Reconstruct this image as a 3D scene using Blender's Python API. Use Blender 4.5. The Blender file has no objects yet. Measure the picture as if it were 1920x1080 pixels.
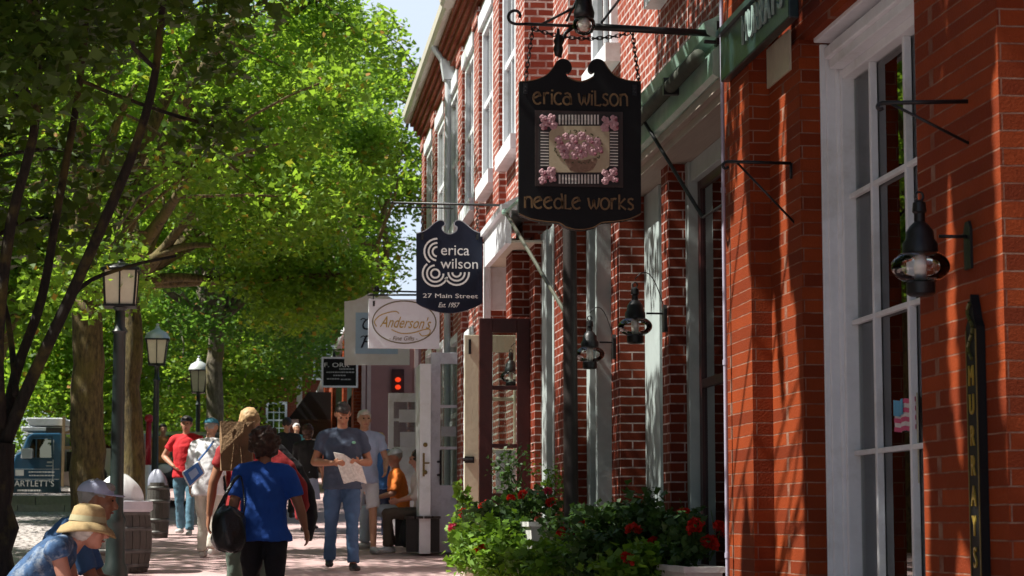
import bpy, bmesh, math, random
import numpy as np
from mathutils import Vector, Matrix, Euler
R = math.radians
scene = bpy.context.scene
COL = scene.collection

# ---------------------------------------------------------------- camera
F = 4000.0                       # focal length in pixels of the 1920 wide photograph
VPX, HZ = 495.0, 975.0           # where the street vanishes, level of the horizon
TH = math.atan((HZ - 540) / F)
PS = math.atan((960 - VPX) / F * math.cos(TH))
CAMZ = 1.5
SLOPE = 0.0415
cd = bpy.data.cameras.new('camera'); cam = bpy.data.objects.new('camera', cd); COL.objects.link(cam)
cd.sensor_width = 36; cd.lens = 36 * F / 1920; cd.clip_start = .1; cd.clip_end = 2000
cam.location = (0, 0, CAMZ); cam.rotation_euler = Euler((math.pi/2 + TH, 0, -PS))
scene.camera = cam
cd.dof.use_dof = True; cd.dof.focus_distance = 14.0; cd.dof.aperture_fstop = 8

# ---------------------------------------------------------------- sun, sky, exposure
SUN_TO = Vector((-0.58, -0.04, 0.80)).normalized()
SUN_EL = math.asin(SUN_TO.z); SUN_AZ = math.atan2(SUN_TO.x, SUN_TO.y)
w = bpy.data.worlds.new('World'); scene.world = w; w.use_nodes = True
nt = w.node_tree; nt.nodes.clear()
sky = nt.nodes.new('ShaderNodeTexSky'); sky.sky_type = 'NISHITA'; sky.sun_disc = False
sky.sun_elevation = SUN_EL; sky.sun_rotation = SUN_AZ; sky.dust_density = 1.2; sky.ozone_density = 1.2
bg = nt.nodes.new('ShaderNodeBackground'); bg.inputs[1].default_value = 0.06
wo = nt.nodes.new('ShaderNodeOutputWorld')
# bright fair-weather cloud low over the far end of the street
tcw = nt.nodes.new('ShaderNodeTexCoord'); nzw = nt.nodes.new('ShaderNodeTexNoise'); nzw.inputs['Scale'].default_value = 9; nzw.inputs['Detail'].default_value = 6
nt.links.new(tcw.outputs['Generated'], nzw.inputs['Vector']); sxw = nt.nodes.new('ShaderNodeSeparateXYZ'); nt.links.new(tcw.outputs['Generated'], sxw.inputs[0])
mrw = nt.nodes.new('ShaderNodeMapRange'); mrw.inputs['From Min'].default_value = .80; mrw.inputs['From Max'].default_value = .95; nt.links.new(sxw.outputs[1], mrw.inputs['Value'])
rpw = nt.nodes.new('ShaderNodeMapRange'); rpw.inputs['From Min'].default_value = .36; rpw.inputs['From Max'].default_value = .52; nt.links.new(nzw.outputs['Fac'], rpw.inputs['Value'])
muw = nt.nodes.new('ShaderNodeMath'); muw.operation = 'MULTIPLY'; nt.links.new(mrw.outputs[0], muw.inputs[0]); nt.links.new(rpw.outputs[0], muw.inputs[1])
mxw = nt.nodes.new('ShaderNodeMixRGB'); mxw.inputs[2].default_value = (6.6, 7.6, 9.0, 1); nt.links.new(muw.outputs[0], mxw.inputs[0]); nt.links.new(sky.outputs[0], mxw.inputs[1])
nt.links.new(mxw.outputs[0], bg.inputs[0]); nt.links.new(bg.outputs[0], wo.inputs[0])
sl = bpy.data.lights.new('sun', 'SUN'); sl.energy = 5.0; sl.angle = R(0.5); sl.color = (1, .955, .87)
so = bpy.data.objects.new('sun', sl); COL.objects.link(so)
so.rotation_euler = SUN_TO.to_track_quat('Z', 'Y').to_euler(); so.location = (-20, 10, 25)
scene.view_settings.view_transform = 'Standard'; scene.view_settings.look = 'None'
scene.view_settings.exposure = 0.95; scene.view_settings.gamma = 1.0
scene.cycles.max_bounces = 7; scene.cycles.transparent_max_bounces = 24

CM = cam.rotation_euler.to_matrix()
def ray(px, py): return CM @ Vector(((px - 960) / F, -(py - 540) / F, -1))
def PY(px, py, Y):
    d = ray(px, py); t = Y / d.y; return Vector((0, 0, CAMZ)) + d * t
def PX(px, py, X):
    d = ray(px, py); t = X / d.x; return Vector((0, 0, CAMZ)) + d * t
def YW(px, X, py=800): return PX(px, py, X).y          # how far along the street a column of the wall plane X stands
def XF(px, Y, py=800): return PY(px, py, Y).x
def ZF(px, py, Y): return PY(px, py, Y).z
def gz(y): return SLOPE * min(y, 110)

# ---------------------------------------------------------------- materials
MATS = {}
class NG:
    def __init__(s, name):
        s.m = bpy.data.materials.new(name); s.m.use_nodes = True; s.t = s.m.node_tree
        s.b = s.t.nodes['Principled BSDF']; s.o = s.t.nodes['Material Output']
    def n(s, t, **k):
        x = s.t.nodes.new('ShaderNode' + t)
        for a, v in k.items(): setattr(x, a, v)
        return x
    def l(s, a, b): s.t.links.new(a, b)
    def math(s, op, a, b=None, clamp=False):
        x = s.n('Math', operation=op); x.use_clamp = clamp
        for i, v in enumerate((a, b)):
            if v is None: continue
            if isinstance(v, (int, float)): x.inputs[i].default_value = v
            else: s.l(v, x.inputs[i])
        return x.outputs[0]
    def mix(s, f, a, b, bt='MIX'):
        x = s.n('MixRGB', blend_type=bt)
        for i, v in enumerate((f, a, b)):
            if isinstance(v, (int, float)): x.inputs[i].default_value = v
            elif isinstance(v, tuple): x.inputs[i].default_value = (*v[:3], 1)
            else: s.l(v, x.inputs[i])
        return x.outputs[0]
    def noise(s, vec, scale, detail=4, rough=.6):
        x = s.n('TexNoise'); x.inputs['Scale'].default_value = scale; x.inputs['Detail'].default_value = detail
        x.inputs['Roughness'].default_value = rough
        if vec is not None: s.l(vec, x.inputs['Vector'])
        return x.outputs['Fac']
    def ramp(s, f, stops):
        x = s.n('ValToRGB'); s.l(f, x.inputs[0]); e = x.color_ramp.elements
        while len(e) < len(stops): e.new(.5)
        for i, (p, c) in enumerate(stops):
            e[i].position = p; e[i].color = (*c, 1) if isinstance(c, tuple) else (c, c, c, 1)
        return x.outputs[0]
    def bump(s, h, st, dist=.01):
        x = s.n('Bump'); x.inputs['Strength'].default_value = st; x.inputs['Distance'].default_value = dist
        s.l(h, x.inputs['Height']); s.l(x.outputs[0], s.b.inputs['Normal'])
    def base(s, c):
        if isinstance(c, tuple): s.b.inputs['Base Color'].default_value = (*c, 1)
        else: s.l(c, s.b.inputs['Base Color'])

def mat(name, col, rough=.6, metal=0., var=.18, scale=9., bump=.15, spec=.5, coat=0., stretch=None, dirt=None):
    """painted / cloth / wood surface with worn, uneven colour"""
    if name in MATS: return MATS[name]
    g = NG(name); geo = g.n('NewGeometry'); v = geo.outputs['Position']
    if stretch:
        mp = g.n('Mapping'); mp.inputs['Scale'].default_value = stretch; g.l(v, mp.inputs[0]); v = mp.outputs[0]
    f = g.noise(v, scale, 5); f2 = g.noise(v, scale * 6, 3)
    lo = tuple(c * (1 - var) for c in col); hi = tuple(min(1, c * (1 + var)) for c in col)
    c = g.mix(g.ramp(f, [(.3, 0.), (.7, 1.)]), lo, hi)
    c = g.mix(g.math('MULTIPLY', f2, .3), c, tuple(x * .6 for x in col))
    if dirt:
        d = g.ramp(g.noise(v, scale * .45, 6, .7), [(.52, 0.), (.68, 1.)])
        c = g.mix(g.math('MULTIPLY', d, .55), c, dirt)
    g.base(c)
    g.b.inputs['Roughness'].default_value = rough; g.b.inputs['Metallic'].default_value = metal
    g.b.inputs['Specular IOR Level'].default_value = spec
    if coat: g.b.inputs['Coat Weight'].default_value = coat
    if bump: g.bump(f2, bump)
    MATS[name] = g.m; return g.m

def brick_mat(name, c1, c2, mortar, msize=.0055, bw=.206, rh=.0677, stain=.4, rough=.75, blotch=(.10, .02, .01), off=0., ustr=1.):
    g = NG(name); geo = g.n('NewGeometry')
    p = g.n('SeparateXYZ'); g.l(geo.outputs['Position'], p.inputs[0])
    nn = g.n('SeparateXYZ'); g.l(geo.outputs['True Normal'], nn.inputs[0])
    ay = g.math('ABSOLUTE', nn.outputs[1]); az = g.math('ABSOLUTE', nn.outputs[2])
    isy = g.math('GREATER_THAN', ay, .6); isz = g.math('GREATER_THAN', az, .6)
    u = g.math('ADD', g.math('MULTIPLY', p.outputs[0], isy), g.math('MULTIPLY', g.math('MULTIPLY', p.outputs[1], ustr), g.math('SUBTRACT', 1., isy)))
    v = g.math('ADD', g.math('MULTIPLY', p.outputs[2], g.math('SUBTRACT', 1., isz)), g.math('MULTIPLY', p.outputs[0], isz))
    wob = g.math('MULTIPLY', g.math('SUBTRACT', g.noise(geo.outputs['Position'], 7, 2), .5), .007)
    v = g.math('ADD', v, wob)
    cb = g.n('CombineXYZ'); g.l(g.math('ADD', u, off), cb.inputs[0]); g.l(v, cb.inputs[1])
    bt = g.n('TexBrick'); g.l(cb.outputs[0], bt.inputs['Vector'])
    bt.inputs['Scale'].default_value = 1; bt.inputs['Brick Width'].default_value = bw; bt.inputs['Row Height'].default_value = rh
    bt.inputs['Mortar Size'].default_value = msize; bt.inputs['Mortar Smooth'].default_value = .25; bt.inputs['Bias'].default_value = -.1
    bt.inputs['Color1'].default_value = (*c1, 1); bt.inputs['Color2'].default_value = (*c2, 1); bt.inputs['Mortar'].default_value = (*mortar, 1)
    pos = geo.outputs['Position']
    mfade = g.ramp(g.noise(pos, 4.5, 4, .7), [(.38, 0.), (.62, 1.)])
    g.l(g.mix(g.math('MULTIPLY', mfade, .75), mortar, c2), bt.inputs['Mortar'])
    st = g.ramp(g.noise(pos, 1.7, 6, .7), [(.35, 0.), (.75, 1.)])
    c = g.mix(g.math('MULTIPLY', st, stain), bt.outputs['Color'], blotch, 'MIX')
    gr = g.noise(pos, 90, 3)
    c = g.mix(g.math('MULTIPLY', gr, .35), c, tuple(x * .45 for x in c1))
    g.base(c); g.b.inputs['Roughness'].default_value = rough; g.b.inputs['Specular IOR Level'].default_value = .12
    h = g.math('ADD', g.math('MULTIPLY', bt.outputs['Fac'], -1.), g.math('MULTIPLY', gr, .5))
    g.bump(h, .8, .009)
    MATS[name] = g.m; return g.m

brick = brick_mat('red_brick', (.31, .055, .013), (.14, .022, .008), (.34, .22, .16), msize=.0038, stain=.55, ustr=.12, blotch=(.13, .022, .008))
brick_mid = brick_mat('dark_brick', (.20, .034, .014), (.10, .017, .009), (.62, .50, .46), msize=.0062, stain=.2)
sagewhite = None
brick_far = brick_mat('old_brick', (.36, .085, .05), (.24, .048, .032), (.80, .74, .70), msize=.0105, stain=.2, bw=.15)
brick_old = brick_mat('brown_brick', (.30, .075, .035), (.22, .05, .025), (.34, .24, .2), stain=.3)
pinkwall = mat('pink_stucco', (.36, .19, .17), .9, var=.1, scale=2)
white = mat('white_paint', (.80, .84, .88), .45, var=.06, scale=4, dirt=(.45, .45, .42))
offwhite = mat('cream_paint', (.56, .54, .40), .5, var=.08, scale=4, dirt=(.34, .32, .22))
gutter_m = mat('old_white_gutter', (.66, .62, .54), .6, var=.1, scale=3, dirt=(.36, .28, .2))
green = mat('sage_green_paint', (.26, .42, .34), .4, var=.15, scale=5, dirt=(.55, .62, .56))
sagewhite = mat('sage_white_paint', (.40, .47, .46), .45, var=.1, scale=4, dirt=(.3, .34, .32))
dgreen = mat('dark_green_paint', (.007, .020, .022), .35, var=.2)
darkred = mat('oxblood_paint', (.045, .007, .006), .4, var=.2)
greydoor = mat('blue_grey_paint', (.70, .75, .84), .45, var=.06, dirt=(.34, .38, .44))
iron = mat('black_iron', (.016, .017, .018), .42, metal=.3, var=.3)
blacksign = mat('black_sign_board', (.005, .006, .007), .55, var=.3, bump=.05, spec=.25)
navy = mat('navy_sign_board', (.006, .011, .030), .5, spec=.3, var=.15, bump=.04)
gold = mat('old_gold_paint', (.34, .20, .06), .4, metal=.3, var=.2)
goldb = mat('bright_gold_leaf', (.50, .35, .06), .3, metal=.4, var=.2)
letterw = mat('white_lettering', (.80, .80, .78), .5, var=.04, bump=0)
palegreen_l = mat('pale_green_lettering', (.26, .36, .33), .5, var=.25, scale=30)
cream_panel = mat('cream_canvas', (.50, .44, .30), .8, var=.08, scale=60)
pink_f = mat('dusty_pink_stitch', (.50, .30, .33), .8, var=.3, scale=60)
pink_d = mat('deep_rose_stitch', (.26, .09, .12), .8, var=.3, scale=60)
olive_f = mat('olive_stitch', (.10, .10, .05), .8, var=.3, scale=60)
basket_m = mat('brown_basket_stitch', (.26, .17, .12), .8, var=.3, scale=80)
postwood = mat('dark_wood', (.020, .013, .011), .6, var=.35, stretch=(6, 6, .6))
barrelwood = mat('weathered_barrel_wood', (.065, .060, .052), .75, var=.35, stretch=(10, 10, .8))
bagplastic = mat('white_plastic_bag', (.78, .80, .80), .35, var=.05)
granite = mat('granite_kerb', (.55, .52, .44), .8, var=.15, scale=14)
lantern_glass_m = mat('frosted_lantern_glass', (.74, .70, .52), .35, var=.08)
bulb_m = mat('white_bulb', (.8, .78, .7), .4, var=.02)

def leaf_mat(name, dark, light, trans, tw=.45, rough=.55, autumn=None):
    g = NG(name); geo = g.n('NewGeometry'); rnd = geo.outputs['Random Per Island']
    c = g.mix(rnd, dark, light)
    big = g.ramp(g.noise(geo.outputs['Position'], .9, 3), [(.35, 0.), (.65, 1.)])
    c = g.mix(g.math('MULTIPLY', big, .3), c, light)
    c = g.mix(g.math('MULTIPLY', g.ramp(g.noise(geo.outputs['Position'], 2.2, 3), [(.45, 0.), (.62, 1.)]), .45), c, dark)  # shade between leaf clumps put into the colour as dark patches
    if autumn:
        au = g.math('MULTIPLY', g.math('GREATER_THAN', rnd, .965), 1.)
        c = g.mix(au, c, autumn)
    g.base(c); g.b.inputs['Roughness'].default_value = rough; g.b.inputs['Specular IOR Level'].default_value = .35
    tr = g.n('BsdfTranslucent'); g.l(g.mix(.65, c, trans), tr.inputs[0])
    mx = g.n('MixShader'); mx.inputs[0].default_value = tw
    g.l(g.b.outputs[0], mx.inputs[1]); g.l(tr.outputs[0], mx.inputs[2]); g.l(mx.outputs[0], g.o.inputs[0])
    MATS[name] = g.m; return g.m
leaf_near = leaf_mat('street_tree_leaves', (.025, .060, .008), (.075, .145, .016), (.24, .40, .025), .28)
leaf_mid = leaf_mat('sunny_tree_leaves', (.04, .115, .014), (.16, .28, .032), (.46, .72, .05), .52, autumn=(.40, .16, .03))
leaf_dark = leaf_mat('dense_tree_leaves', (.03, .09, .018), (.09, .19, .035), (.26, .52, .05), .5, autumn=(.30, .13, .03))
leaf_lime = leaf_mat('lime_vine_leaves', (.06, .14, .012), (.17, .32, .03), (.30, .52, .03), .3)
leaf_ger = leaf_mat('geranium_leaves', (.020, .055, .014), (.06, .13, .028), (.12, .22, .03), .25)
petal = leaf_mat('red_petals', (.42, .008, .006), (.68, .03, .012), (.8, .03, .01), .25)
petal_pink = leaf_mat('pink_petals', (.52, .03, .09), (.75, .10, .20), (.8, .08, .12), .25)

def bark_mat(name, c1, c2):
    g = NG(name); geo = g.n('NewGeometry')
    mp = g.n('Mapping'); mp.inputs['Scale'].default_value = (1, 1, .28); g.l(geo.outputs['Position'], mp.inputs[0])
    a = g.noise(mp.outputs[0], 26, 6, .7); b = g.noise(geo.outputs['Position'], 3.2, 5)
    c = g.mix(g.ramp(a, [(.35, 0.), (.65, 1.)]), c1, c2)
    c = g.mix(g.ramp(b, [(.5, 0.), (.65, .7)]), c, (.16, .13, .03))
    g.base(c); g.b.inputs['Roughness'].default_value = .9; g.bump(a, .9, .03)
    MATS[name] = g.m; return g.m
bark = bark_mat('grey_brown_bark', (.04, .03, .014), (.20, .15, .06))
bark_dark = bark_mat('dark_bark', (.008, .007, .006), (.035, .028, .02))
bark_pale = bark_mat('pale_bark', (.10, .085, .06), (.26, .23, .17))

def glass_mat(name, tint=(1, 1, 1), refl=.0, ior=1.5, rough=0.0):
    g = NG(name); g.t.nodes.remove(g.b)
    tr = g.n('BsdfTransparent'); tr.inputs[0].default_value = (*tint, 1)
    gl = g.n('BsdfGlossy'); gl.inputs['Roughness'].default_value = rough
    fr = g.n('Fresnel'); fr.inputs[0].default_value = ior
    f = g.math('ADD', fr.outputs[0], refl, True)
    mx = g.n('MixShader'); g.l(f, mx.inputs[0]); g.l(tr.outputs[0], mx.inputs[1]); g.l(gl.outputs[0], mx.inputs[2])
    g.l(mx.outputs[0], g.o.inputs[0]); MATS[name] = g.m; return g.m
glass = glass_mat('window_glass', (.80, .86, .84), .07, 1.5)
glass_up = glass_mat('old_window_glass', (.25, .3, .35), .25, 1.6)
globe = glass_mat('clear_globe_glass', (.97, .98, .97), .04, 1.5)
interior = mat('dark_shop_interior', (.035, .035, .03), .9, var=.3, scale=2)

# ---------------------------------------------------------------- mesh builder
class MB:
    def __init__(s): s.v = []; s.f = []; s.fm = []; s.mi = 0
    def add(s, vs, fs):
        o = len(s.v); s.v += [tuple(x) for x in vs]
        for f in fs: s.f.append([i + o for i in f]); s.fm.append(s.mi)
    def box(s, x0, x1, y0, y1, z0, z1):
        x0, x1 = sorted((x0, x1)); y0, y1 = sorted((y0, y1)); z0, z1 = sorted((z0, z1))
        s.add([(x0,y0,z0),(x1,y0,z0),(x1,y1,z0),(x0,y1,z0),(x0,y0,z1),(x1,y0,z1),(x1,y1,z1),(x0,y1,z1)],
              [(3,2,1,0),(4,5,6,7),(0,1,5,4),(1,2,6,5),(2,3,7,6),(3,0,4,7)]); return s
    def tube(s, pts, rad, n=8, cap=True, side=None):
        """tube with radius per point; a radius may be (a, b) for an elliptic section"""
        pts = [Vector(p) for p in pts]; k = len(pts)
        if not isinstance(rad, (list, tuple)): rad = [rad] * k
        vs = []; ref = Vector(side) if side is not None else None
        for i, p in enumerate(pts):
            t = (pts[min(i+1, k-1)] - pts[max(i-1, 0)])
            if t.length < 1e-9: t = Vector((0, 0, 1))
            t.normalize()
            if ref is None: ref = Vector((1, 0, 0)) if abs(t.x) < .8 else Vector((0, 1, 0))
            a = ref - t * ref.dot(t)
            if a.length < 1e-6: a = t.orthogonal()
            a.normalize(); b = t.cross(a)
            if side is None: ref = a
            r = rad[i]; ra, rb = r if isinstance(r, (tuple, list)) else (r, r)
            for j in range(n):
                q = 2 * math.pi * j / n; vs.append(p + a * (ra * math.cos(q)) + b * (rb * math.sin(q)))
        fs = [(i*n+j, i*n+(j+1) % n, (i+1)*n+(j+1) % n, (i+1)*n+j) for i in range(k-1) for j in range(n)]
        if cap: fs += [tuple(range(n-1, -1, -1)), tuple((k-1)*n + j for j in range(n))]
        s.add(vs, fs); return s
    def lathe(s, prof, c=(0, 0, 0), n=20, axis=None):
        cx, cy, cz = c; vs = []
        for r, z in prof:
            for j in range(n):
                q = 2*math.pi*j/n; vs.append((cx + r*math.cos(q), cy + r*math.sin(q), cz + z))
        k = len(prof)
        fs = [(i*n+j, i*n+(j+1) % n, (i+1)*n+(j+1) % n, (i+1)*n+j) for i in range(k-1) for j in range(n)]
        if prof[0][0] > 1e-4: fs.append(tuple(range(n-1, -1, -1)))
        if prof[-1][0] > 1e-4: fs.append(tuple((k-1)*n + j for j in range(n)))
        s.add(vs, fs); return s
    def ball(s, c, r, n=12, m=8, rot=None):
        rx, ry, rz = r if isinstance(r, (tuple, list)) else (r, r, r); vs = []
        for i in range(m+1):
            t = math.pi*i/m
            for j in range(n):
                q = 2*math.pi*j/n
                p = Vector((rx*math.sin(t)*math.cos(q), ry*math.sin(t)*math.sin(q), -rz*math.cos(t)))
                if rot is not None: p = rot @ p
                vs.append((c[0]+p.x, c[1]+p.y, c[2]+p.z))
        s.add(vs, [(i*n+j, i*n+(j+1) % n, (i+1)*n+(j+1) % n, (i+1)*n+j) for i in range(m) for j in range(n)]); return s
    def prism(s, outline, y0, y1, plane='xz'):
        """closed outline in a plane, given thickness from y0 to y1 along the third axis"""
        n = len(outline)
        def P(a, b, c):
            return (a, c, b) if plane == 'xz' else ((c, a, b) if plane == 'yz' else (a, b, c))
        vs = [P(a, b, y0) for a, b in outline] + [P(a, b, y1) for a, b in outline]
        s.add(vs, [tuple(range(n)), tuple(range(2*n-1, n-1, -1))] + [(i, i+n, (i+1) % n + n, (i+1) % n) for i in range(n)]); return s
    def ribbon(s, pts, wd, y0, y1):
        """flat stroke of width wd along points (x,z), thick from y0 to y1"""
        k = len(pts); L = []; Rr = []
        for i in range(k):
            a = Vector(pts[max(i-1, 0)]); b = Vector(pts[min(i+1, k-1)]); t = (b-a); t.normalize(); nrm = Vector((-t.y, t.x))
            ww = wd[i] if isinstance(wd, list) else wd
            p = Vector(pts[i]); L.append(p + nrm*ww/2); Rr.append(p - nrm*ww/2)
        for i in range(k-1):
            s.prism([tuple(L[i]), tuple(L[i+1]), tuple(Rr[i+1]), tuple(Rr[i])], y0, y1)
        return s
    def build(s, name, m, parent=None, smooth=False, loc=None, bevel=0, recalc=True):
        me = bpy.data.meshes.new(name); me.from_pydata(s.v, [], s.f)
        ms = m if isinstance(m, (list, tuple)) else [m]
        for x in ms: me.materials.append(x)
        if len(ms) > 1: me.polygons.foreach_set('material_index', s.fm)
        if recalc:
            bm = bmesh.new(); bm.from_mesh(me); bmesh.ops.recalc_face_normals(bm, faces=bm.faces); bm.to_mesh(me); bm.free()
        if smooth: me.polygons.foreach_set('use_smooth', [True]*len(me.polygons))
        me.update()
        o = bpy.data.objects.new(name, me); COL.objects.link(o)
        if parent: o.parent = parent
        if loc: o.location = loc
        if bevel:
            b = o.modifiers.new('bevel', 'BEVEL'); b.width = bevel; b.segments = 2; b.limit_method = 'ANGLE'
        return o
def soft(o, ang=40):
    o.data.polygons.foreach_set('use_smooth', [True]*len(o.data.polygons))
    try: o.data.set_sharp_from_angle(angle=R(ang))
    except Exception: pass
    return o

def thing(name, label, cat, loc=(0, 0, 0), rz=0, group=None):
    o = bpy.data.objects.new(name, None); COL.objects.link(o); o.location = loc; o.rotation_euler = (0, 0, rz)
    o.empty_display_size = .2
    o['label'] = label; o['category'] = cat
    if group: o['group'] = group
    return o
def tag(o, label, cat, group=None):
    o['label'] = label; o['category'] = cat
    if group: o['group'] = group
    return o
def struct(o, kind='structure'):
    o['kind'] = kind; return o
def copy_tree(o, parent=None):
    c = o.copy(); COL.objects.link(c); c.parent = parent
    for ch in list(o.children): copy_tree(ch, c)
    return c

def text_mesh(body, size, depth=.004, align='CENTER', shear=0., space=1., offset=0., xs=1.):
    cu = bpy.data.curves.new('t', 'FONT'); cu.body = body; cu.size = size; cu.extrude = depth/2; cu.align_x = align
    cu.shear = shear; cu.space_character = space; cu.offset = offset; cu.resolution_u = 4
    to = bpy.data.objects.new('t', cu); COL.objects.link(to)
    bpy.context.view_layer.update()
    dg = bpy.context.evaluated_depsgraph_get(); me = bpy.data.meshes.new_from_object(to.evaluated_get(dg))
    bpy.data.objects.remove(to); bpy.data.curves.remove(cu)
    if xs != 1.:
        for v in me.vertices: v.co.x *= xs
    return me
def text_obj(name, body, size, m, parent, loc, rot=(math.pi/2, 0, 0), **k):
    me = text_mesh(body, size, **k); me.name = name; me.materials.clear(); me.materials.append(m)
    o = bpy.data.objects.new(name, me); COL.objects.link(o); o.parent = parent; o.location = loc; o.rotation_euler = rot
    return o
# ---------------------------------------------------------------- ground
def ground_mats():
    # brick pavement
    g = NG('brick_paving'); geo = g.n('NewGeometry'); pos = geo.outputs['Position']
    bt = g.n('TexBrick'); mp = g.n('Mapping'); mp.inputs['Rotation'].default_value = (0, 0, R(45)); g.l(pos, mp.inputs[0]); g.l(mp.outputs[0], bt.inputs['Vector'])
    bt.inputs['Scale'].default_value = 1; bt.inputs['Brick Width'].default_value = .2; bt.inputs['Row Height'].default_value = .1
    bt.inputs['Mortar Size'].default_value = .009; bt.inputs['Color1'].default_value = (.54, .35, .34, 1); bt.inputs['Color2'].default_value = (.40, .25, .25, 1)
    bt.inputs['Mortar'].default_value = (.30, .24, .22, 1)
    st = g.ramp(g.noise(pos, .9, 5), [(.35, 0.), (.7, 1.)])
    c = g.mix(g.math('MULTIPLY', st, .5), bt.outputs['Color'], (.55, .43, .42)); g.base(c); g.b.inputs['Roughness'].default_value = .8
    g.bump(g.math('MULTIPLY', bt.outputs['Fac'], -1.), .5, .006)
    pav = g.m
    g = NG('cobblestones'); geo = g.n('NewGeometry'); pos = geo.outputs['Position']
    vo = g.n('TexVoronoi'); vo.inputs['Scale'].default_value = 7; g.l(pos, vo.inputs['Vector'])
    ve = g.n('TexVoronoi', feature='DISTANCE_TO_EDGE'); ve.inputs['Scale'].default_value = 7; g.l(pos, ve.inputs['Vector'])
    e = g.ramp(ve.outputs['Distance'], [(.0, 0.), (.14, 1.)])
    c = g.mix(g.noise(vo.outputs['Color'], 3), (.46, .41, .39), (.60, .55, .53)); c = g.mix(e, (.16, .13, .11), c)
    g.base(c); g.b.inputs['Roughness'].default_value = .7; g.bump(e, .9, .03)
    return pav, g.m
paving, cobble = ground_mats()
earth = mat('gravel_ground', (.20, .17, .13), .95, var=.3, scale=4)
def sheet(name, x0, x1, y0, y1, m, dz, step=5.):
    b = MB(); ys = [y0]
    while ys[-1] < y1 - .01: ys.append(min(y1, ys[-1] + step if ys[-1] < 105 else y1))
    vs = []; fs = []
    for i, y in enumerate(ys): vs += [(x0, y, gz(y)+dz), (x1, y, gz(y)+dz)]
    for i in range(len(ys)-1): fs.append((2*i, 2*i+1, 2*i+3, 2*i+2))
    b.add(vs, fs); return struct(b.build(name, m))
sheet('ground', -600, 600, -40, 900, earth, -.13)
sheet('cobbled_road', -9.5, -2.62, -40, 80, cobble, -.12)
# raised brick pavement: a real step down to the road
b = MB()
ys = list(range(-40, 81, 5))
for i in range(len(ys)-1):
    y0, y1 = ys[i], ys[i+1]
    b.add([(-2.5, y0, gz(y0)), (4.5, y0, gz(y0)), (4.5, y1, gz(y1)), (-2.5, y1, gz(y1))], [(0, 1, 2, 3)])
struct(b.build('pavement', paving))
b = MB(); y = -40.
rr = random.Random(5)
while y < 70:
    L = 1.5 + rr.random()*.8; z = gz(y); z1 = gz(y+L-.02)
    b.add([(-2.66, y, z-.14), (-2.5, y, z-.14), (-2.5, y+L-.02, z1-.14), (-2.66, y+L-.02, z1-.14),
           (-2.66, y, z+.006), (-2.5, y, z+.006), (-2.5, y+L-.02, z1+.006), (-2.66, y+L-.02, z1+.006)],
          [(3,2,1,0),(4,5,6,7),(0,1,5,4),(1,2,6,5),(2,3,7,6),(3,0,4,7)]); y += L
kb = b.build('kerb', granite); struct(kb)
# cross kerb of an island where the truck stands
b = MB()
for (Y, x0, x1, h) in ((43., -6.2, -2.9, .04), (46., -6.1, -2.9, .13)):
    z = gz(Y); x = x0
    while x < x1:
        L = .9 + rr.random()*.5; b.box(x, min(x+L-.015, x1), Y, Y+.16, z-.12, z+h-.03); x += L
struct(b.build('island_kerb', granite))
b = MB(); b.add([(-6.3, 46.16, gz(46)+.09), (-2.9, 46.16, gz(46)+.09), (-2.9, 60, gz(60)+.0), (-6.3, 60, gz(60)+.0)], [(0, 1, 2, 3)])
struct(b.build('parking_area', cobble))
# ---------------------------------------------------------------- near shop (right edge of the picture)
TXW = (math.pi/2, 0, -math.pi/2)      # lettering lying on a wall that faces the street
shopA = thing('brick_shop', 'nearest brick shop front with tall white shop window, deep piers and dark green fascia board', 'building', (2.77, 8.5, gz(8.5)))
OFFS = {}
def place(o, p):                       # child geometry is written in world units; undo the parent's place
    o.matrix_parent_inverse = Matrix.Identity(4); o.location = -Vector(p.location); return o
def bp(b, name, m, parent, **k):
    o = b.build(name, m, None, **k); o.parent = parent; root = parent
    off = Vector((0, 0, 0)); q = parent
    while q is not None: off += Vector(q.location); q = q.parent
    o.location = -off; return o
XP = 2.77
yA1, yA2 = YW(1888, XP), YW(1730, XP)
yB0, yB1 = YW(1508, XP), YW(1450, XP)
XA = XF(1412, yB1); yA_far = YW(1365, XA)
XW = XF(1545, yB0); XG = XF(1597, yB0)
ZT = 7.6
b = MB(); b.box(XP, XG+.03, yA1, yA2, .0, 4.02); bp(b, 'pier', brick, shopA)
b = MB(); b.box(XP, XG+.03, yB0, yB1, .1, 4.02); bp(b, 'pier', brick, shopA)
b = MB(); b.box(XA, 3.6, yB1+.002, yA_far, .1, 4.02); bp(b, 'pier', brick, shopA)
b = MB(); b.box(XP+.03, 5.4, 3.0, yA_far, 4.02, ZT); b.box(XA, XP+.028, yB1+.002, yA_far, 4.02, ZT)
b.box(3.02, 5.4, 2.9, yA1-.9, 0, 4.02); bp(b, 'wall', brick, shopA)
b = MB(); b.box(3.2, 3.24, yA1-.88, yA1-.01, .75, 3.8)
o = bp(b, 'window_frame', white, shopA)
# shop interior behind the tall window
b = MB(); b.box(5.3, 5.36, yA2-1.2, yB0+.4, .0, 4.0); b.box(XG+.035, 5.3, yB0+.02, yB0+.08, 0, 4.0); b.box(XG+.3, 5.3, yA2-1.26, yA2-1.2, 0, 4.0)
b.box(XG+.03, 5.3, yA2-1.2, yB0+.3, 3.94, 4.0); b.box(XG+.03, 5.3, yA2-1.2, yB0+.3, .40, .46); bp(b, 'shop_interior', interior, shopA)
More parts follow.
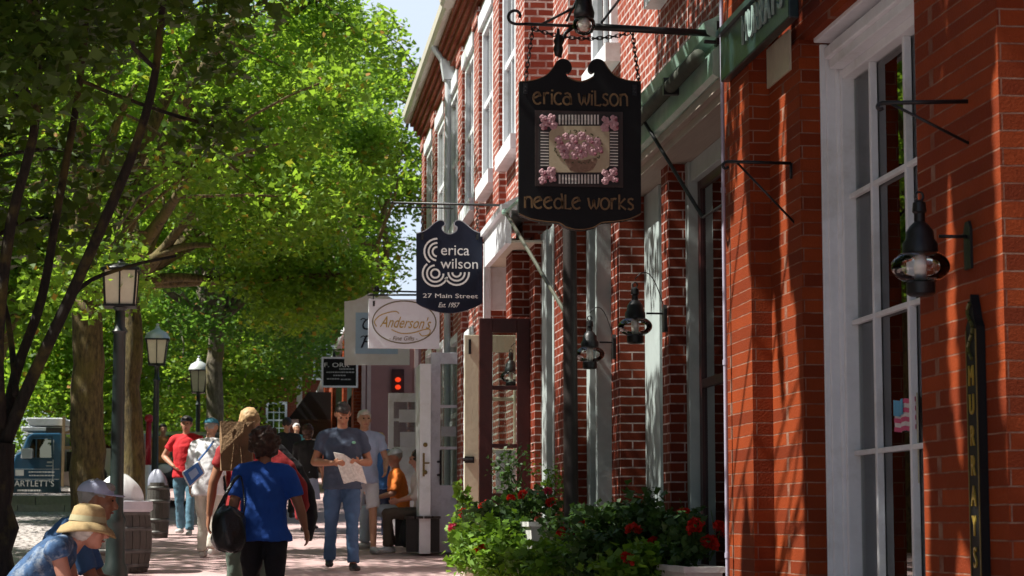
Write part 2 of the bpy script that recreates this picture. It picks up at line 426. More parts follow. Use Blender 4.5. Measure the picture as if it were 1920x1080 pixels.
# tall window
zg = PX(1600, 145, XG).z
zm = [PX(1650, 341, XG).z, PX(1650, 590, XG).z, PX(1650, 845, XG).z]; zm.append(zm[2] - (zm[1]-zm[2]))
zbot = .62
b = MB()
b.box(XW+.004, XG-.10, yB0-.022, yB0-.002, zbot, zg+.20)            # stepped jamb mouldings seen face on
b.box(XW+.030, XG-.06, yB0-.045, yB0-.022, zbot, zg+.16)
b.box(XW+.075, XG+.0, yB0-.070, yB0-.045, zbot, zg+.10)
b.box(XG-.055, XG+.05, yB0-.105, yB0-.070, zbot, zg+.05)
b.box(XW+.004, XG-.02, yA2+.002, yB0-.105, zg+.10, zg+.16)
b.box(XW+.03, XG+.02, yA2+.002, yB0-.105, zg+.05, zg+.10)
b.box(XG-.05, XG+.05, yA2+.002, yB0-.105, zg, zg+.05)
b.box(XW-.03, XG-.02, yA2+.002, yB0-.022, zg+.205, zg+.33)
b.box(XW-.02, XG+.05, yA2+.002, yB0-.022, zbot-.09, zbot)
wf = bp(b, 'shop_window', white, shopA, bevel=.006)
b = MB()
ym = [YW(1651, XG), YW(1717, XG)]; ym.append(ym[1]-(ym[0]-ym[1])); ym = [y for y in ym if y > yA2+.04]
for y in ym: b.box(XG-.026, XG+.012, y-.015, y+.017, zbot, zg)
for z in zm: b.box(XG-.022, XG+.010, yA2+.004, yB0-.106, z-.013, z+.013)
bp(b, 'muntins', white, wf, bevel=.005)
b = MB(); b.box(XG+.014, XG+.018, yA2+.004, yB0-.106, zbot, zg); bp(b, 'pane', glass, wf)
curt = mat('pale_curtain', (.58, .66, .62), .9, var=.15, stretch=(1, 30, .2))
b = MB(); pts = []
for i in range(24): b.box(XG+.10+.02*math.sin(i*1.5), XG+.115+.02*math.sin(i*1.5), yB0-.12-.012*i-.012, yB0-.12-.012*i, zbot, zg)
bp(b, 'curtain', curt, wf)
# lintel, fascia board, painted lettering
greywood = mat('weathered_grey_lintel', (.16, .15, .16), .6, var=.2, scale=5, dirt=(.08, .08, .08))
b = MB(); yF0 = YW(1512, 2.66); b.box(XW-.16, XP+.028, yA2+.05, yF0-.003, zg+.34, zg+.80); bp(b, 'lintel', greywood, shopA, bevel=.01)
XFa = 2.60; yf1 = YW(1358, XFa); zf0 = PX(1359, 147, XFa).z; zf1 = PX(1359, 50, XFa).z
b = MB(); b.box(XFa, XA-.002, yF0, yf1, zf0, zf1); fas = bp(b, 'fascia_board', dgreen, shopA, bevel=.008)
b = MB(); b.box(XFa-.025, XFa-.002, yF0, yf1, zf1-.035, zf1); bp(b, 'moulding', dgreen, fas)
me = text_mesh("MURRAY'S", .235, depth=.012, xs=.80, space=1.08); me.materials.append(palegreen_l); me.name = 'lettering'
o = bpy.data.objects.new('lettering', me); COL.objects.link(o); o.parent = fas
yc = (YW(1392, XFa)+YW(1492, XFa))/2; o.location = (Vector((XFa-.008, yc, zf0+.085)) - Vector((0, 0, 0))); o.rotation_euler = TXW
b = MB(); yq0, yq1 = YW(1490, XP-.012), YW(1447, XP-.012); zq = PX(1446, 160, XP-.012).z
b.box(XP-.014, XP-.001, yq0, yq1, zq, zf0-.003+.09); bp(b, 'painted_cap', offwhite, shopA)

# drain pipe between the shops
XD = 2.62; yD = YW(1361, XD)
b = MB(); b.tube([(XD, yD, .5), (XD, yD, zf0-.3), (XD, yD, 7.4)], .011, 10)
for z in (1.3, 2.4, 3.4): b.tube([(XD, yD, z-.015), (XD, yD, z+.015)], .015, 10)
pipe_m = mat('lilac_grey_pipe', (.40, .38, .48), .4, var=.1)
dp = soft(b.build('drain_pipe', pipe_m)); tag(dp, 'thin lilac-grey drain pipe at the edge of the sunlit orange brick pier', 'pipe')

# ---------------------------------------------------------------- second shop (sage green cornice)
shopB = thing('brick_shop', 'brick shop with sage green cornice and a row of narrow piers behind the flower boxes', 'building', (2.9, 14, gz(14)))
X1 = 2.90; yb1 = yA_far+.08
yP1 = YW(1288, X1); XP1 = XF(1256, yP1); yP1f = YW(1243, XP1)
yP2 = YW(1215, X1); XP2 = XF(1163, yP2); yP2f = YW(1147, XP2)
yP3 = 17.0; XP3a = XF(1107, yP3); XP3 = XF(1057, yP3); yP3f = YW(1040, XP3)
yP5 = 18.3; XP5a = XF(1018, yP5); XP5 = XF(1003, yP5); yP5f = YW(993, XP5)
X3 = YW and XP3a
zL = 3.98
def pier(X, y0, y1, parent, z0=.2, z1=zL, m=None, x1=3.4):
    b = MB(); b.box(X, x1, y0, y1, z0, z1); return bp(b, 'pier', m or brick_mid, parent)
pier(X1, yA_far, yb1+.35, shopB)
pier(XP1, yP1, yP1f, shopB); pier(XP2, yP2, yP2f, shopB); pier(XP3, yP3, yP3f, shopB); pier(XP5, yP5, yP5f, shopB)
# bay window between first pier and the drain pipe, openings further on
def opening(y0, y1, X, parent, zt=3.9, kind='window', casing=None, sash=darkred, far=.10, z0=.75):
    """recessed opening: white casings, dark red sash, glass; far casing faces the camera"""
    casing = casing or sagewhite
    b = MB(); b.box(X, X+.16, y1-far, y1-.002, z0, zt); b.box(X+.0, X+.16, y0+.002, y0+.07, z0, zt); b.box(X+.02, X+.16, y0+.07, y1-far, zt-.14, zt)
    b.box(X-.04, X+.16, y0+.002, y1-.002, z0-.08, z0)
    wn = bp(b, 'window', casing, parent, bevel=.005)
    b = MB(); xs = X+.07
    b.box(xs, xs+.04, y1-far-.09, y1-far-.001, z0, zt-.141); b.box(xs, xs+.04, y0+.071, y0+.13, z0, zt-.141)
    zmid = z0+(zt-z0)*.52
    b.box(xs+.001, xs+.039, y0+.13, y1-far-.09, zmid-.03, zmid+.03); b.box(xs+.001, xs+.039, y0+.13, y1-far-.09, z0, z0+.10)
    b.box(xs+.001, xs+.039, y0+.13, y1-far-.09, zt-.2, zt-.141)
    ymid = (y0+y1)/2; b.box(xs+.008, xs+.032, ymid-.015, ymid+.015, z0+.1, zt-.2)
    bp(b, 'sash', sash, wn)
    b = MB(); b.box(xs+.018, xs+.022, y0+.13, y1-far-.09, z0+.1, zt-.2); bp(b, 'pane', glass_up, wn)
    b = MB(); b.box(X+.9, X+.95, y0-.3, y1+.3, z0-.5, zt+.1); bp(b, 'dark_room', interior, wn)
    return wn
opening(yb1+.352, yP1-.001, X1, shopB, zt=zL)
opening(yP1f+.001, yP2-.001, X1-.02, shopB, zt=zL, far=.6, sash=sagewhite)
opening(yP2f+.001, yP3-.001, XP3a-.03, shopB, zt=zL, far=.16)
opening(yP3f+.001, yP5-.001, XP5a-.01, shopB, zt=zL, far=.3)
# stall risers below the windows
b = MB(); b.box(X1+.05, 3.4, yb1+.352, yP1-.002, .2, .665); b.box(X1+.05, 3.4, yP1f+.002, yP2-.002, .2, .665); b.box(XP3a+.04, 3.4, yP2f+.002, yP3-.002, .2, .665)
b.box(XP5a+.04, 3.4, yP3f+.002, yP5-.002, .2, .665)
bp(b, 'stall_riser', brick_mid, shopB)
XU = 2.75
yR = YW(1110, XU, 60); XR = XF(1065, yR, 60)
b = MB(); b.box(XU, 5.2, yA_far+.001, yR, zL+.5, ZT); b.box(XR, 5.2, yR+.001, 18.75, zL+.5, ZT); bp(b, 'wall', brick_far, shopB)
# cornice: face, sloping crown, soffit
Xc = 2.60; zc0 = CAMZ+2.60; zc1 = CAMZ+2.97; yc0 = yA_far+.05; yc1 = 18.2
b = MB()
b.prism([(Xc+.03, zc0), (Xc, zc0+.02), (Xc, zc0+.16), (Xc+.04, zc0+.19), (Xc+.04, zc0+.23), (Xc-.03, zc0+.26), (Xc-.05, zc0+.33), (XU+.1, zc1+.10), (XU+.1, zc0)], yc0, yc1, 'xz')
cor = bp(b, 'cornice', green, shopB)
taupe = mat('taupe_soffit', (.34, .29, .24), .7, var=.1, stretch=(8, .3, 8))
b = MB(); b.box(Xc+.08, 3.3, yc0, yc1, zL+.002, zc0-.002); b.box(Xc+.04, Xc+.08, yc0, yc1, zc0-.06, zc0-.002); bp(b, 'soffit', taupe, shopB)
# rolled awning with its folding arms
aw = thing('rolled_awning', 'dark rolled-up awning under the sage green cornice, near the large black sign', 'awning', (Xc-.05, 15, zc0+.12))
b = MB(); b.tube([(Xc-.055, yc0+.15, zc0+.155), (Xc-.055, 17.6, zc0+.155)], .045, 12); rl = bp(b, 'roll', mat('olive_canvas', (.06, .07, .05), .8, var=.3), aw, smooth=True)
b = MB(); b.tube([PX(1200, 215, Xc-.06), PX(1318, 408, 2.80)], .013, 8); b.tube([PX(1318, 408, 2.80), PX(1356, 383, 2.84)], .009, 8); bp(b, 'folding_arm', iron, aw)
for q in (0, 1): b = MB(); b.box(Xc-.1+.0, Xc+.0, 13.2+q*3.2, 13.24+q*3.2, zc0+.10, zc0+.21); bp(b, 'bracket', iron, aw)
aw2 = thing('folding_awning_arm', 'slanting awning arm hanging below the sunlit white cornice beside the dark post', 'awning arm', (2.2, 18, 3))
b = MB(); pA, pB = PX(948, 398, 2.02), PX(1075, 612, 2.33); b.tube([pA, pB], .016, 8); bp(b, 'arm', mat('dull_olive_iron', (.07, .075, .05), .5, var=.2), aw2)
b = MB(); b.tube([pA, PX(985, 365, 2.07)], .014, 8); b.ball(tuple(pA), .035, 10, 6); bp(b, 'elbow_joint', green, aw2)
# wooden post
b = MB(); yp = 16.1; xp = XF(1069, yp); rp = .056
b.tube([(xp+.012, yp, gz(yp)-.05), (xp+.004, yp, 1.9), (xp, yp, zc0-.0)], [rp*1.1, rp, rp*.95], 14)
b.box(xp-.075, xp+.08, yp-.075, yp+.075, gz(yp)-.05, gz(yp)+.16)
po = soft(b.build('wooden_post', postwood)); tag(po, 'tall dark wooden post rising from the flower boxes to the big black sign', 'post')

# ---------------------------------------------------------------- third shop (long sunlit front with eaves)
shopC = thing('brick_building', 'long two-storey brick building in sunlight with pale eaves gutter and white cornice', 'building', (2.4, 25, gz(25)))
XC = 2.40; yC0 = 18.75; yC1 = 32.2; zE = CAMZ+5.82
b = MB(); b.box(XC, 8, yC0+.5, yC1, .5, zE)
b.box(XC-.12, 6, yC0, yC0+.5, zL+.52, zE); bp(b, 'wall', brick_far, shopC)
pys = [19.25, 21.3, 23.35, 25.4, 27.45, 29.5, 31.55]
for i, y in enumerate(pys):
    b = MB(); b.box(XC-.075, XC-.001, y, y+.55, .6, zE-.25); b.box(XC-.10, XC-.001, y-.03, y+.58, zE-.25, zE-.1); bp(b, 'pilaster', brick_far, shopC)
for i, y in enumerate(pys[:-1]):
    y0, y1 = y+.75, y+1.87; z0, z1 = CAMZ+3.66, CAMZ+5.42
    def upper_window(y0, y1, z0, z1, X, parent):
        b = MB(); t = .085
        b.box(X-.055, X+.02, y0, y0+t, z0, z1); b.box(X-.055, X+.02, y1-t, y1, z0, z1); b.box(X-.055, X+.02, y0+t, y1-t, z1-t, z1)
        b.box(X-.035, X+.02, y0+t, y1-t, (z0+z1)/2-.03, (z0+z1)/2+.03)
        b.box(X-.03, X+.02, (y0+y1)/2-.015, (y0+y1)/2+.015, z0, (z0+z1)/2-.03); b.box(X-.03, X+.02, (y0+y1)/2-.015, (y0+y1)/2+.015, (z0+z1)/2+.03, z1-t)
        f = bp(b, 'window', white, parent)
        b = MB(); b.box(X-.012, X-.004, y0+t, y1-t, z0, z1-t); bp(b, 'pane', glass_up, f)
        b = MB(); b.box(X-.12, X-.001, y0-.12, y1+.12, z0-.15, z0-.002); bp(b, 'sill', white, f)
        b = MB(); b.box(X-.09, X-.001, y0-.14, y1+.14, z1+.002, z1+.17); bp(b, 'window_head', white, f)
    upper_window(y0, y1, z0, z1, XC, shopC)
    if i > 0:                           # ground floor windows
        z0, z1 = gz(y)+.75, gz(y)+2.75
        b = MB(); t = .07
        b.box(XC-.06, XC-.001, y0-.06, y0+t, z0, z1); b.box(XC-.06, XC-.001, y1-t, y1+.06, z0, z1); b.box(XC-.06, XC-.001, y0+t, y1-t, z1-.1, z1); b.box(XC-.045, XC-.001, y0+t, y1-t, (z0+z1)/2-.03, (z0+z1)/2+.03)
        b.box(XC-.1, XC-.001, y0-.1, y1+.1, z0-.1, z0-.002)
        f = bp(b, 'window', white, shopC)
        b = MB(); b.box(XC-.012, XC-.004, y0+t, y1-t, z0, z1-.1); bp(b, 'pane', glass_up, f)
upper_window(16.45, 17.5, CAMZ+3.75, CAMZ+5.5, XU, shopB); upper_window(13.4, 14.5, CAMZ+3.75, CAMZ+5.5, XU, shopB)
# corbelled eaves, white band, gutter in two lengths
b = MB()
for k in range(5):
    b.box(XC-.05-.05*k, XC+.5, yC0-.02+.003*k, yC1+.02+.003*k, zE-.1+.068*k+.001, zE-.1+.068*(k+1))
bp(b, 'corbelled_eaves', brick_old, shopC)
b = MB(); b.box(XC-.05, XC-.001, yC0+.6, yC1, zE-.17, zE-.105); bp(b, 'white_band', white, shopC)
for (y0, y1, dx, dz) in ((24.75, yC1+.1, 0, 0), (12.6, 24.7, -.05, -.03)):
    b = MB(); xg = XC-.32+dx; zz = zE+.24+dz
    b.prism([(xg, zz), (xg-.035, zz+.05), (xg-.05, zz+.13), (xg-.03, zz+.135), (xg-.02, zz+.03), (XC+.1, zz+.02), (XC+.1, zz)], y0, y1, 'xz'); bp(b, 'gutter', gutter_m, shopC)
rooft = mat('slate_roof', (.07, .07, .075), .8, var=.2)
b = MB(); b.add([(XC-.36, yC0-6, zE+.38), (XC-.36, yC1+.1, zE+.38), (7, yC1+.1, zE+1.6), (7, yC0-6, zE+1.6)], [(0, 1, 2, 3)]); bp(b, 'roof', rooft, shopC)
# rain water hopper and pipe
b = MB(); yh = YW(838, XC-.12); xh = XC-.12; zh = ZF(838, 150, yh)
b.prism([(xh-.06, zh), (xh+.10, zh), (xh+.14, zh+.26), (xh-.10, zh+.26)], yh-.08, yh+.1, 'xz'); b.tube([(xh, yh, .6), (xh, yh, zh+.01)], .042, 10)
b.tube([(xh, yh, zh+.2), (xh+.0, yh, zE-.05), (xh-.2, yh, zE+.24)], .04, 8)
hp = soft(b.build('rain_pipe', mat('pale_grey_pipe', (.55, .58, .62), .45, var=.1))); tag(hp, 'pale grey rain pipe with box hopper high on the sunlit brick front', 'pipe')
# projecting white shop cornice
Xk = 2.05; yk0, yk1 = 18.22, YW(906, Xk); zk1 = CAMZ+Xk/.752; zk0 = CAMZ+Xk/.86
b = MB(); b.box(Xk, Xk+.05, yk0, yk1, zk0, zk1-.05); b.box(Xk-.04, Xk+.1, yk0-.02, yk1+.03, zk1-.05, zk1); b.prism([(Xk-.03, zk1), (XC+.0, zk1+.2), (XC+.0, zk1)], yk0, yk1, 'xz')
b.box(Xk+.05, XC+.1, yk1-.06, yk1, zk0-.4, zk1-.052); b.box(Xk, Xk+.06, yk1-.10, yk1+.02, zk0-.5, zk0-.001)
kc = bp(b, 'shop_cornice', white, shopC)
b = MB(); b.box(Xk+.05, XC+.3, yk0, yk1-.06, zk0+.01, zk0+.03); bp(b, 'soffit', mat('cream_soffit', (.52, .47, .38), .7, var=.08), kc)
zdt = ZF(945, 597, 18.7)
b = MB(); b.box(XF(960, 18.75), 3.2, 18.75, 19.22, zdt+.02, zk0); bp(b, 'brick_pier_over_door', brick_mid, shopC)
b = MB(); b.box(XF(917, 20.3), 3.2, 20.35, 20.9, zdt-.05, zk0+.2); bp(b, 'brick_pier_over_door', brick_mid, shopC)

# ---------------------------------------------------------------- open doors
def glazed_door(name, label, xa, xb, Y, z0, z1, m_front, m_back, panes, stile=.10, top=.12, glassm=glass, thick=.045, edge=None, bottom_panel=None, group=None, bars=1):
    """door leaf standing open across the pavement, facing the camera; panes = heights where the glass is divided"""
    t = thing(name, label, 'door', ((xa+xb)/2, Y, z0), 0, group)
    b = MB(); gl0 = panes[-1]
    b.box(xa, xa+stile, Y, Y+thick, z0, z1); b.box(xb-stile, xb, Y, Y+thick, z0, z1); b.box(xa+stile, xb-stile, Y, Y+thick, z1-top, z1)
    b.box(xa+stile, xb-stile, Y, Y+thick, z0, gl0)
    for z in panes[:-1]: b.box(xa+stile, xb-stile, Y+.008, Y+thick-.008, z-.018, z+.018)
    if bars == 2: b.box((xa+xb)/2-.012, (xa+xb)/2+.012, Y+.01, Y+thick-.01, gl0, z1-top)
    f = bp(b, 'leaf', m_front, t, bevel=.004)
    b = MB(); b.box(xa+stile, xb-stile, Y+thick*.5-.002, Y+thick*.5+.002, gl0, z1-top); bp(b, 'pane', glassm, t)
    b = MB(); w_ = (xb-xa)*.5
    if gl0-z0 > .5:
        x0_, x1_ = xa+stile+.02, xb-stile-.02
        b.box(x0_, x1_, Y-.010, Y-.001, z0+.18, z0+.2); b.box(x0_, x1_, Y-.010, Y-.001, gl0-.14, gl0-.12); b.box(x0_, x0_+.02, Y-.010, Y-.001, z0+.2, gl0-.14); b.box(x1_-.02, x1_, Y-.010, Y-.001, z0+.2, gl0-.14)
        bp(b, 'panel_moulding', m_front, t)
    return t
Yr = 18.6
xr0, xr1 = XF(899, Yr), XF(994, Yr); zr1 = ZF(945, 597, Yr)
rd = glazed_door('open_door', 'narrow dark red glazed door standing open above the red flowers', xr0, xr1, Yr, gz(Yr)+.02, zr1, darkred, darkred,
    [ZF(950, 727, Yr), ZF(950, 836, Yr), ZF(950, 925, Yr)], stile=.115, top=.125)
Yk = 20.0
xk0, xk1 = XF(871, Yk), XF(990, Yk); zk = ZF(885, 628, Yk)
cdr = glazed_door('open_door', 'cream door leaf with black latch, standing open just behind the dark red door', xk0, xk1, Yk, gz(Yk)+.02, zk, offwhite, offwhite,
    [ZF(950, 748, Yk), ZF(950, 846, Yk), ZF(950, 940, Yk)], stile=.135, top=.16)
b = MB(); p = PY(880, 862, Yk-.012); b.box(p.x-.045, p.x+.045, Yk-.03, Yk-.001, p.z-.03, p.z+.03); b.tube([(p.x-.06, Yk-.02, p.z), (p.x+.03, Yk-.02, p.z)], .018, 8)
bp(b, 'latch', iron, cdr)
b = MB(); p = PY(881, 650, Yk-.012); b.box(p.x-.012, p.x+.012, Yk-.015, Yk-.001, p.z-.07, p.z+.07); bp(b, 'hinge', iron, cdr)
pane_grey = mat('grey_poster', (.42, .47, .50), .7, var=.12)
b = MB(); p0 = PY(930, 845, Yk-.02); p1 = PY(982, 925, Yk-.02); b.box(p0.x, p1.x, Yk-.012, Yk-.004, p1.z, p0.z); bp(b, 'notice', pane_grey, cdr)
# blue-grey door with its white neighbour
Yg = 26.0; zg1 = ZF(850, 661, Yg)
gd = glazed_door('open_door', 'blue-grey door with tall glass and black pull handle standing open over the pavement', XF(808, Yg), XF(900, Yg), Yg, gz(Yg)+.03, zg1, greydoor, greydoor,
    [ZF(850, 682+80, Yg), ZF(850, 840, Yg), ZF(850, 910, Yg)], stile=.115, top=.14)
b = MB(); p = PY(826, 875, Yg-.05)
b.tube([(p.x, Yg-.06, p.z-.22), (p.x, Yg-.06, p.z+.20)], .012, 8)
for dz in (-.1, .06): b.tube([(p.x, Yg-.06, p.z+dz), (p.x-.03, Yg-.001, p.z+dz)], .014, 8)
bp(b, 'handle', iron, gd)
b = MB(); p0 = PY(835, 803, Yg); b.box(p0.x-.05, p0.x+.13, Yg-.012, Yg-.004, p0.z-.1, p0.z+.02); bp(b, 'notice', pane_grey, gd)
Yw = 25.7
wd = thing('open_door', 'narrow bright white door edge with brass lock beside the blue-grey door', 'door', (XF(797, Yw), Yw, gz(Yw)))
x0, x1 = XF(787, Yw), XF(808, Yw)
b = MB(); b.box(x0, x1, Yw, Yw+.75, gz(Yw)+.03, ZF(797, 682, Yw)); bp(b, 'leaf', white, wd, bevel=.004)
b = MB(); pz = ZF(797, 834, Yw); b.ball(((x0+x1)/2+.0, Yw-.01, pz), (.028, .014, .028), 12, 6); b.box((x0+x1)/2-.03, (x0+x1)/2-.006, Yw-.012, Yw-.001, pz-.38, pz-.10)
b.ball(((x0+x1)/2, Yw-.015, pz-.33), .028, 10, 6); b.tube([((x0+x1)/2-.02, Yw-.03, pz-.22), ((x0+x1)/2+.05, Yw-.03, pz-.22)], .01, 8); b.tube([((x0+x1)/2-.018, Yw-.001, pz-.22), ((x0+x1)/2-.018, Yw-.034, pz-.22)], .012, 8)
bp(b, 'brass_lock', mat('aged_brass', (.22, .16, .06), .35, metal=.8, var=.2), wd)
Yq = 29.2
fd = glazed_door('open_door', 'far white glazed door with papers taped inside, behind the seated people', XF(728, Yq), XF(792, Yq), Yq, gz(Yq)+.03, ZF(750, 737, Yq), white, white,
    [ZF(750, 787, Yq), ZF(750, 838, Yq)], stile=.075, top=.12)
b = MB()
for (a, c, d, e) in ((748, 768, 782, 792), (750, 810, 783, 838)):
    p0, p1 = PY(a, c, Yq), PY(d, e, Yq); b.box(p0.x, p1.x, Yq-.012, Yq-.004, p1.z, p0.z)
bp(b, 'notice', mat('white_paper', (.72, .74, .80), .8, var=.06), fd)

# ---------------------------------------------------------------- farther shops on the right, end building, left row
shopD = thing('brick_building', 'low brick building with pinkish end wall beyond the open white doors', 'building', (2, 48, gz(48)))
Yd = 44.; XDf = XF(676, Yd); zD = ZF(700, 585, Yd)
b = MB(); b.box(XDf, 9, Yd, 82, 1, zD+2.4*0); bp(b, 'wall', [brick_old], shopD)
b = MB(); b.box(XDf+.02, 4.2, Yd-.03, Yd-.001, 1.2, zD-.6); bp(b, 'end_wall', pinkwall, shopD)
b = MB()
for px in (682, 692, 781): x = XF(px, Yd-.06); b.box(x-.05, x+.03, Yd-.08, Yd-.031, 1.5, zD-.4)
bp(b, 'trim', mat('faded_pink_trim', (.55, .42, .38), .7, var=.1), shopD)
orangebrick = brick
for (Y0, Y1) in ((44.05, 45.2), (50, 51), (58.0, 59.2), (66, 67.3)):
    b = MB(); b.box(XDf-.14, XDf-.001, Y0, Y1, 1.5, zD-.05); bp(b, 'pier', brick, shopD)
b = MB(); b.box(XDf-.06, XDf-.002, 45.25, 49.9, 1.6, 4.6); b.box(XDf-.06, XDf-.002, 51.1, 57.9, 1.8, 5.0); bp(b, 'shopfront', dgreen, shopD)
b = MB()
for y in (46, 47.4, 52, 54, 56): b.box(XDf-.09, XDf-.061, y, y+1.1, 2.6, 4.2)
bp(b, 'shop_window', glass_up, shopD)
b = MB(); b.box(XDf-.2, XDf+.4, Yd-.1, 82.1, zD, zD+.16); bp(b, 'cornice', white, shopD)
# pale pilaster with doorway, further up
b = MB(); Yz = 72.; b.box(XF(556, Yz), XF(566, Yz), Yz, Yz+.5, 2.5, ZF(560, 640, Yz)); b.box(XF(586, Yz), XF(594, Yz), Yz, Yz+.5, 2.5, ZF(560, 785, Yz))
b.box(XF(553, Yz), XF(600, Yz), Yz-.02, Yz+.52, ZF(560, 783, Yz), ZF(560, 775, Yz)); bp(b, 'doorway', white, shopD)
bpn = thing('shop_awning', 'black sloping awning over a distant shop door at the end of the pavement', 'awning', (1.2, 60, 4))
Ya = 60.
q = [PY(540, 786, Ya), PY(578, 735, Ya)]; xr_ = XDf+.1
b = MB(); b.prism([(q[0].x, q[0].z), (q[1].x, q[1].z), (xr_, q[1].z), (xr_, q[0].z-.0)], Ya, Ya+3.2, 'xz'); bp(b, 'canvas', mat('black_canvas', (.005, .006, .009), .7, var=.3), bpn)
b = MB()
for z in (q[0].z-.02, q[0].z-.3): b.box(q[0].x+.3, xr_-.2, Ya-.03, Ya-.001, z-.03, z)
b.box(q[0].x+.3, xr_-.2, Ya, Ya+.05, q[0].z-.55, q[0].z-.001); bp(b, 'valance_board', [mat('brown_board', (.035, .022, .014), .6, var=.3)], bpn)
rl_ = thing('red_lamp', 'small red wall lamp glowing on the pink end wall above the white door', 'lamp', PY(746, 718, Yd-.2))
em = NG('red_lamp_lens'); em.b.inputs['Base Color'].default_value = (.5, .01, .005, 1); em.b.inputs['Emission Color'].default_value = (1, .06, .01, 1); em.b.inputs['Emission Strength'].default_value = .5
p = PY(746, 712, Yd-.1); pz2 = PY(746, 726, Yd-.1)
b = MB(); b.box(p.x-.13, p.x+.13, Yd-.09, Yd-.031, pz2.z-.22, p.z+.22); bp(b, 'backplate', darkred, rl_)
for s_ in (p, pz2):
    b = MB(); b.ball((s_.x, Yd-.13, s_.z), (.06, .05, .05), 12, 8); bp(b, 'lens', em.m, rl_, smooth=True)
# end building
shopE = thing('brick_house', 'brown brick house closing the far end of the street, with white sash windows', 'house', (0, 92, gz(92)))
Ye = 92.; b = MB(); b.box(-9, 4.5, Ye, Ye+8, 2, 11.2); bp(b, 'wall', brick_old, shopE)
b = MB(); b.add([(-9.3, Ye-.3, 11.2), (4.8, Ye-.3, 11.2), (4.8, Ye+4, 13.6), (-9.3, Ye+4, 13.6)], [(0, 1, 2, 3)]); bp(b, 'roof', rooft, shopE)
def sash_front(xc, zc, wd_, ht, Y, parent, n=3, mm=4):
    b = MB(); t = .09
    b.box(xc-wd_/2-t, xc-wd_/2, Y-.08, Y-.001, zc-ht/2, zc+ht/2); b.box(xc+wd_/2, xc+wd_/2+t, Y-.08, Y-.001, zc-ht/2, zc+ht/2)
    b.box(xc-wd_/2-t, xc+wd_/2+t, Y-.08, Y-.001, zc+ht/2, zc+ht/2+t*1.3); b.box(xc-wd_/2-t*1.5, xc+wd_/2+t*1.5, Y-.12, Y-.001, zc-ht/2-t, zc-ht/2)
    for i in range(1, n): x = xc-wd_/2+wd_*i/n; b.box(x-.018, x+.018, Y-.05, Y-.012, zc-ht/2, zc+ht/2)
    for i in range(1, mm):
        z = zc-ht/2+ht*i/mm; hh = .03 if i == mm//2 else .018; b.box(xc-wd_/2, xc+wd_/2, Y-.055, Y-.051+.036, z-hh, z+hh)
    f = bp(b, 'window', white, parent); b = MB(); b.box(xc-wd_/2, xc+wd_/2, Y-.010, Y-.002, zc-ht/2, zc+ht/2); bp(b, 'pane', glass_up, f)
zw = ZF(518, 788, Ye); xw = XF(518, Ye)
for i in range(-3, 2):
    for k in (0, 1): sash_front(xw+i*2.0, zw+k*2.5, .72, 1.35, Ye, shopE)
b = MB(); p = PY(465, 700, 80); b.tube([(p.x, 80, gz(80)), (p.x, 80, p.z+.3)], .09, 8); o = b.build('white_pole', white, smooth=True); tag(o, 'slim white pole in front of the distant brown brick house', 'pole')
rowF = thing('brick_building', 'long brick terrace across the street, glimpsed behind the tree trunks on the left', 'building', (-13, 60, gz(60)))
b = MB(); b.box(-20, -12.5, -4, 100, -2, 10.5); bp(b, 'wall', brick_old, rowF)  # near end lengthened out of view to block sky light
b = MB(); b.add([(-12.3, -4, 10.5), (-12.3, 100, 10.5), (-16, 100, 12.6), (-16, -4, 12.6)], [(0, 1, 2, 3)]); b.box(-12.6, -12.3, -4, 100, 10.3, 10.5); bp(b, 'roof', rooft, rowF)
for i in range(9):
    for z in (4.2, 7.4):
        y = 38+i*6.5
        b = MB(); b.box(-12.49, -12.42, y, y+.1, z, z+1.7); b.box(-12.49, -12.42, y+1., y+1.1, z, z+1.7); b.box(-12.49, -12.42, y+.1, y+1., z+1.6, z+1.7); b.box(-12.49, -12.40, y-.05, y+1.15, z-.1, z-.001); b.box(-12.49, -12.43, y+.1, y+1., z+.8, z+.86)
        f = bp(b, 'window', white, rowF); b = MB(); b.box(-12.485, -12.47, y+.1, y+1., z, z+1.6); bp(b, 'pane', glass_up, f)
b = MB()
for y in (36.5, 44.): b.box(-12.49, -12.2, y, y+.35, 2, 10.3)
bp(b, 'pilaster', white, rowF)
# ---------------------------------------------------------------- hanging signs
def pxo(pts, Y):                        # outline read in picture pixels -> real metres on the plane of the sign
    return [(XF(x, Y, y), ZF(x, y, Y)) for x, y in pts]
def smooth_poly(pts, n=4, closed=True):
    out = []; k = len(pts)
    for i in range(k):
        p0, p1, p2, p3 = (np.array(pts[(i+j-1) % k], float) for j in range(4))
        for t in np.linspace(0, 1, n, endpoint=False):
            out.append(tuple(.5*((2*p1)+(-p0+p2)*t+(2*p0-5*p1+4*p2-p3)*t*t+(-p0+3*p1-3*p2+p3)*t**3)))
    return out
def spath(pts, n=5):
    pts = [pts[0]] + list(pts) + [pts[-1]]; out = []
    for i in range(1, len(pts)-2):
        p0, p1, p2, p3 = (np.array(pts[i+j-1], float) for j in range(4))
        for t in np.linspace(0, 1, n, endpoint=False): out.append(tuple(.5*((2*p1)+(-p0+p2)*t+(2*p0-5*p1+4*p2-p3)*t*t+(-p0+3*p1-3*p2+p3)*t**3)))
    out.append(tuple(pts[-2])); return out
def board(outline, Y0, Y1):
    """board with a concave outline: triangulated front and back"""
    b = MB(); from mathutils.geometry import tessellate_polygon
    n = len(outline); vs = [(x, Y0, z) for x, z in outline] + [(x, Y1, z) for x, z in outline]
    tris = tessellate_polygon([[Vector((x, z, 0)) for x, z in outline]])
    fs = [tuple(t) for t in tris] + [tuple(i+n for i in t) for t in tris] + [(i, i+n, (i+1) % n + n, (i+1) % n) for i in range(n)]
    b.add(vs, fs); return b
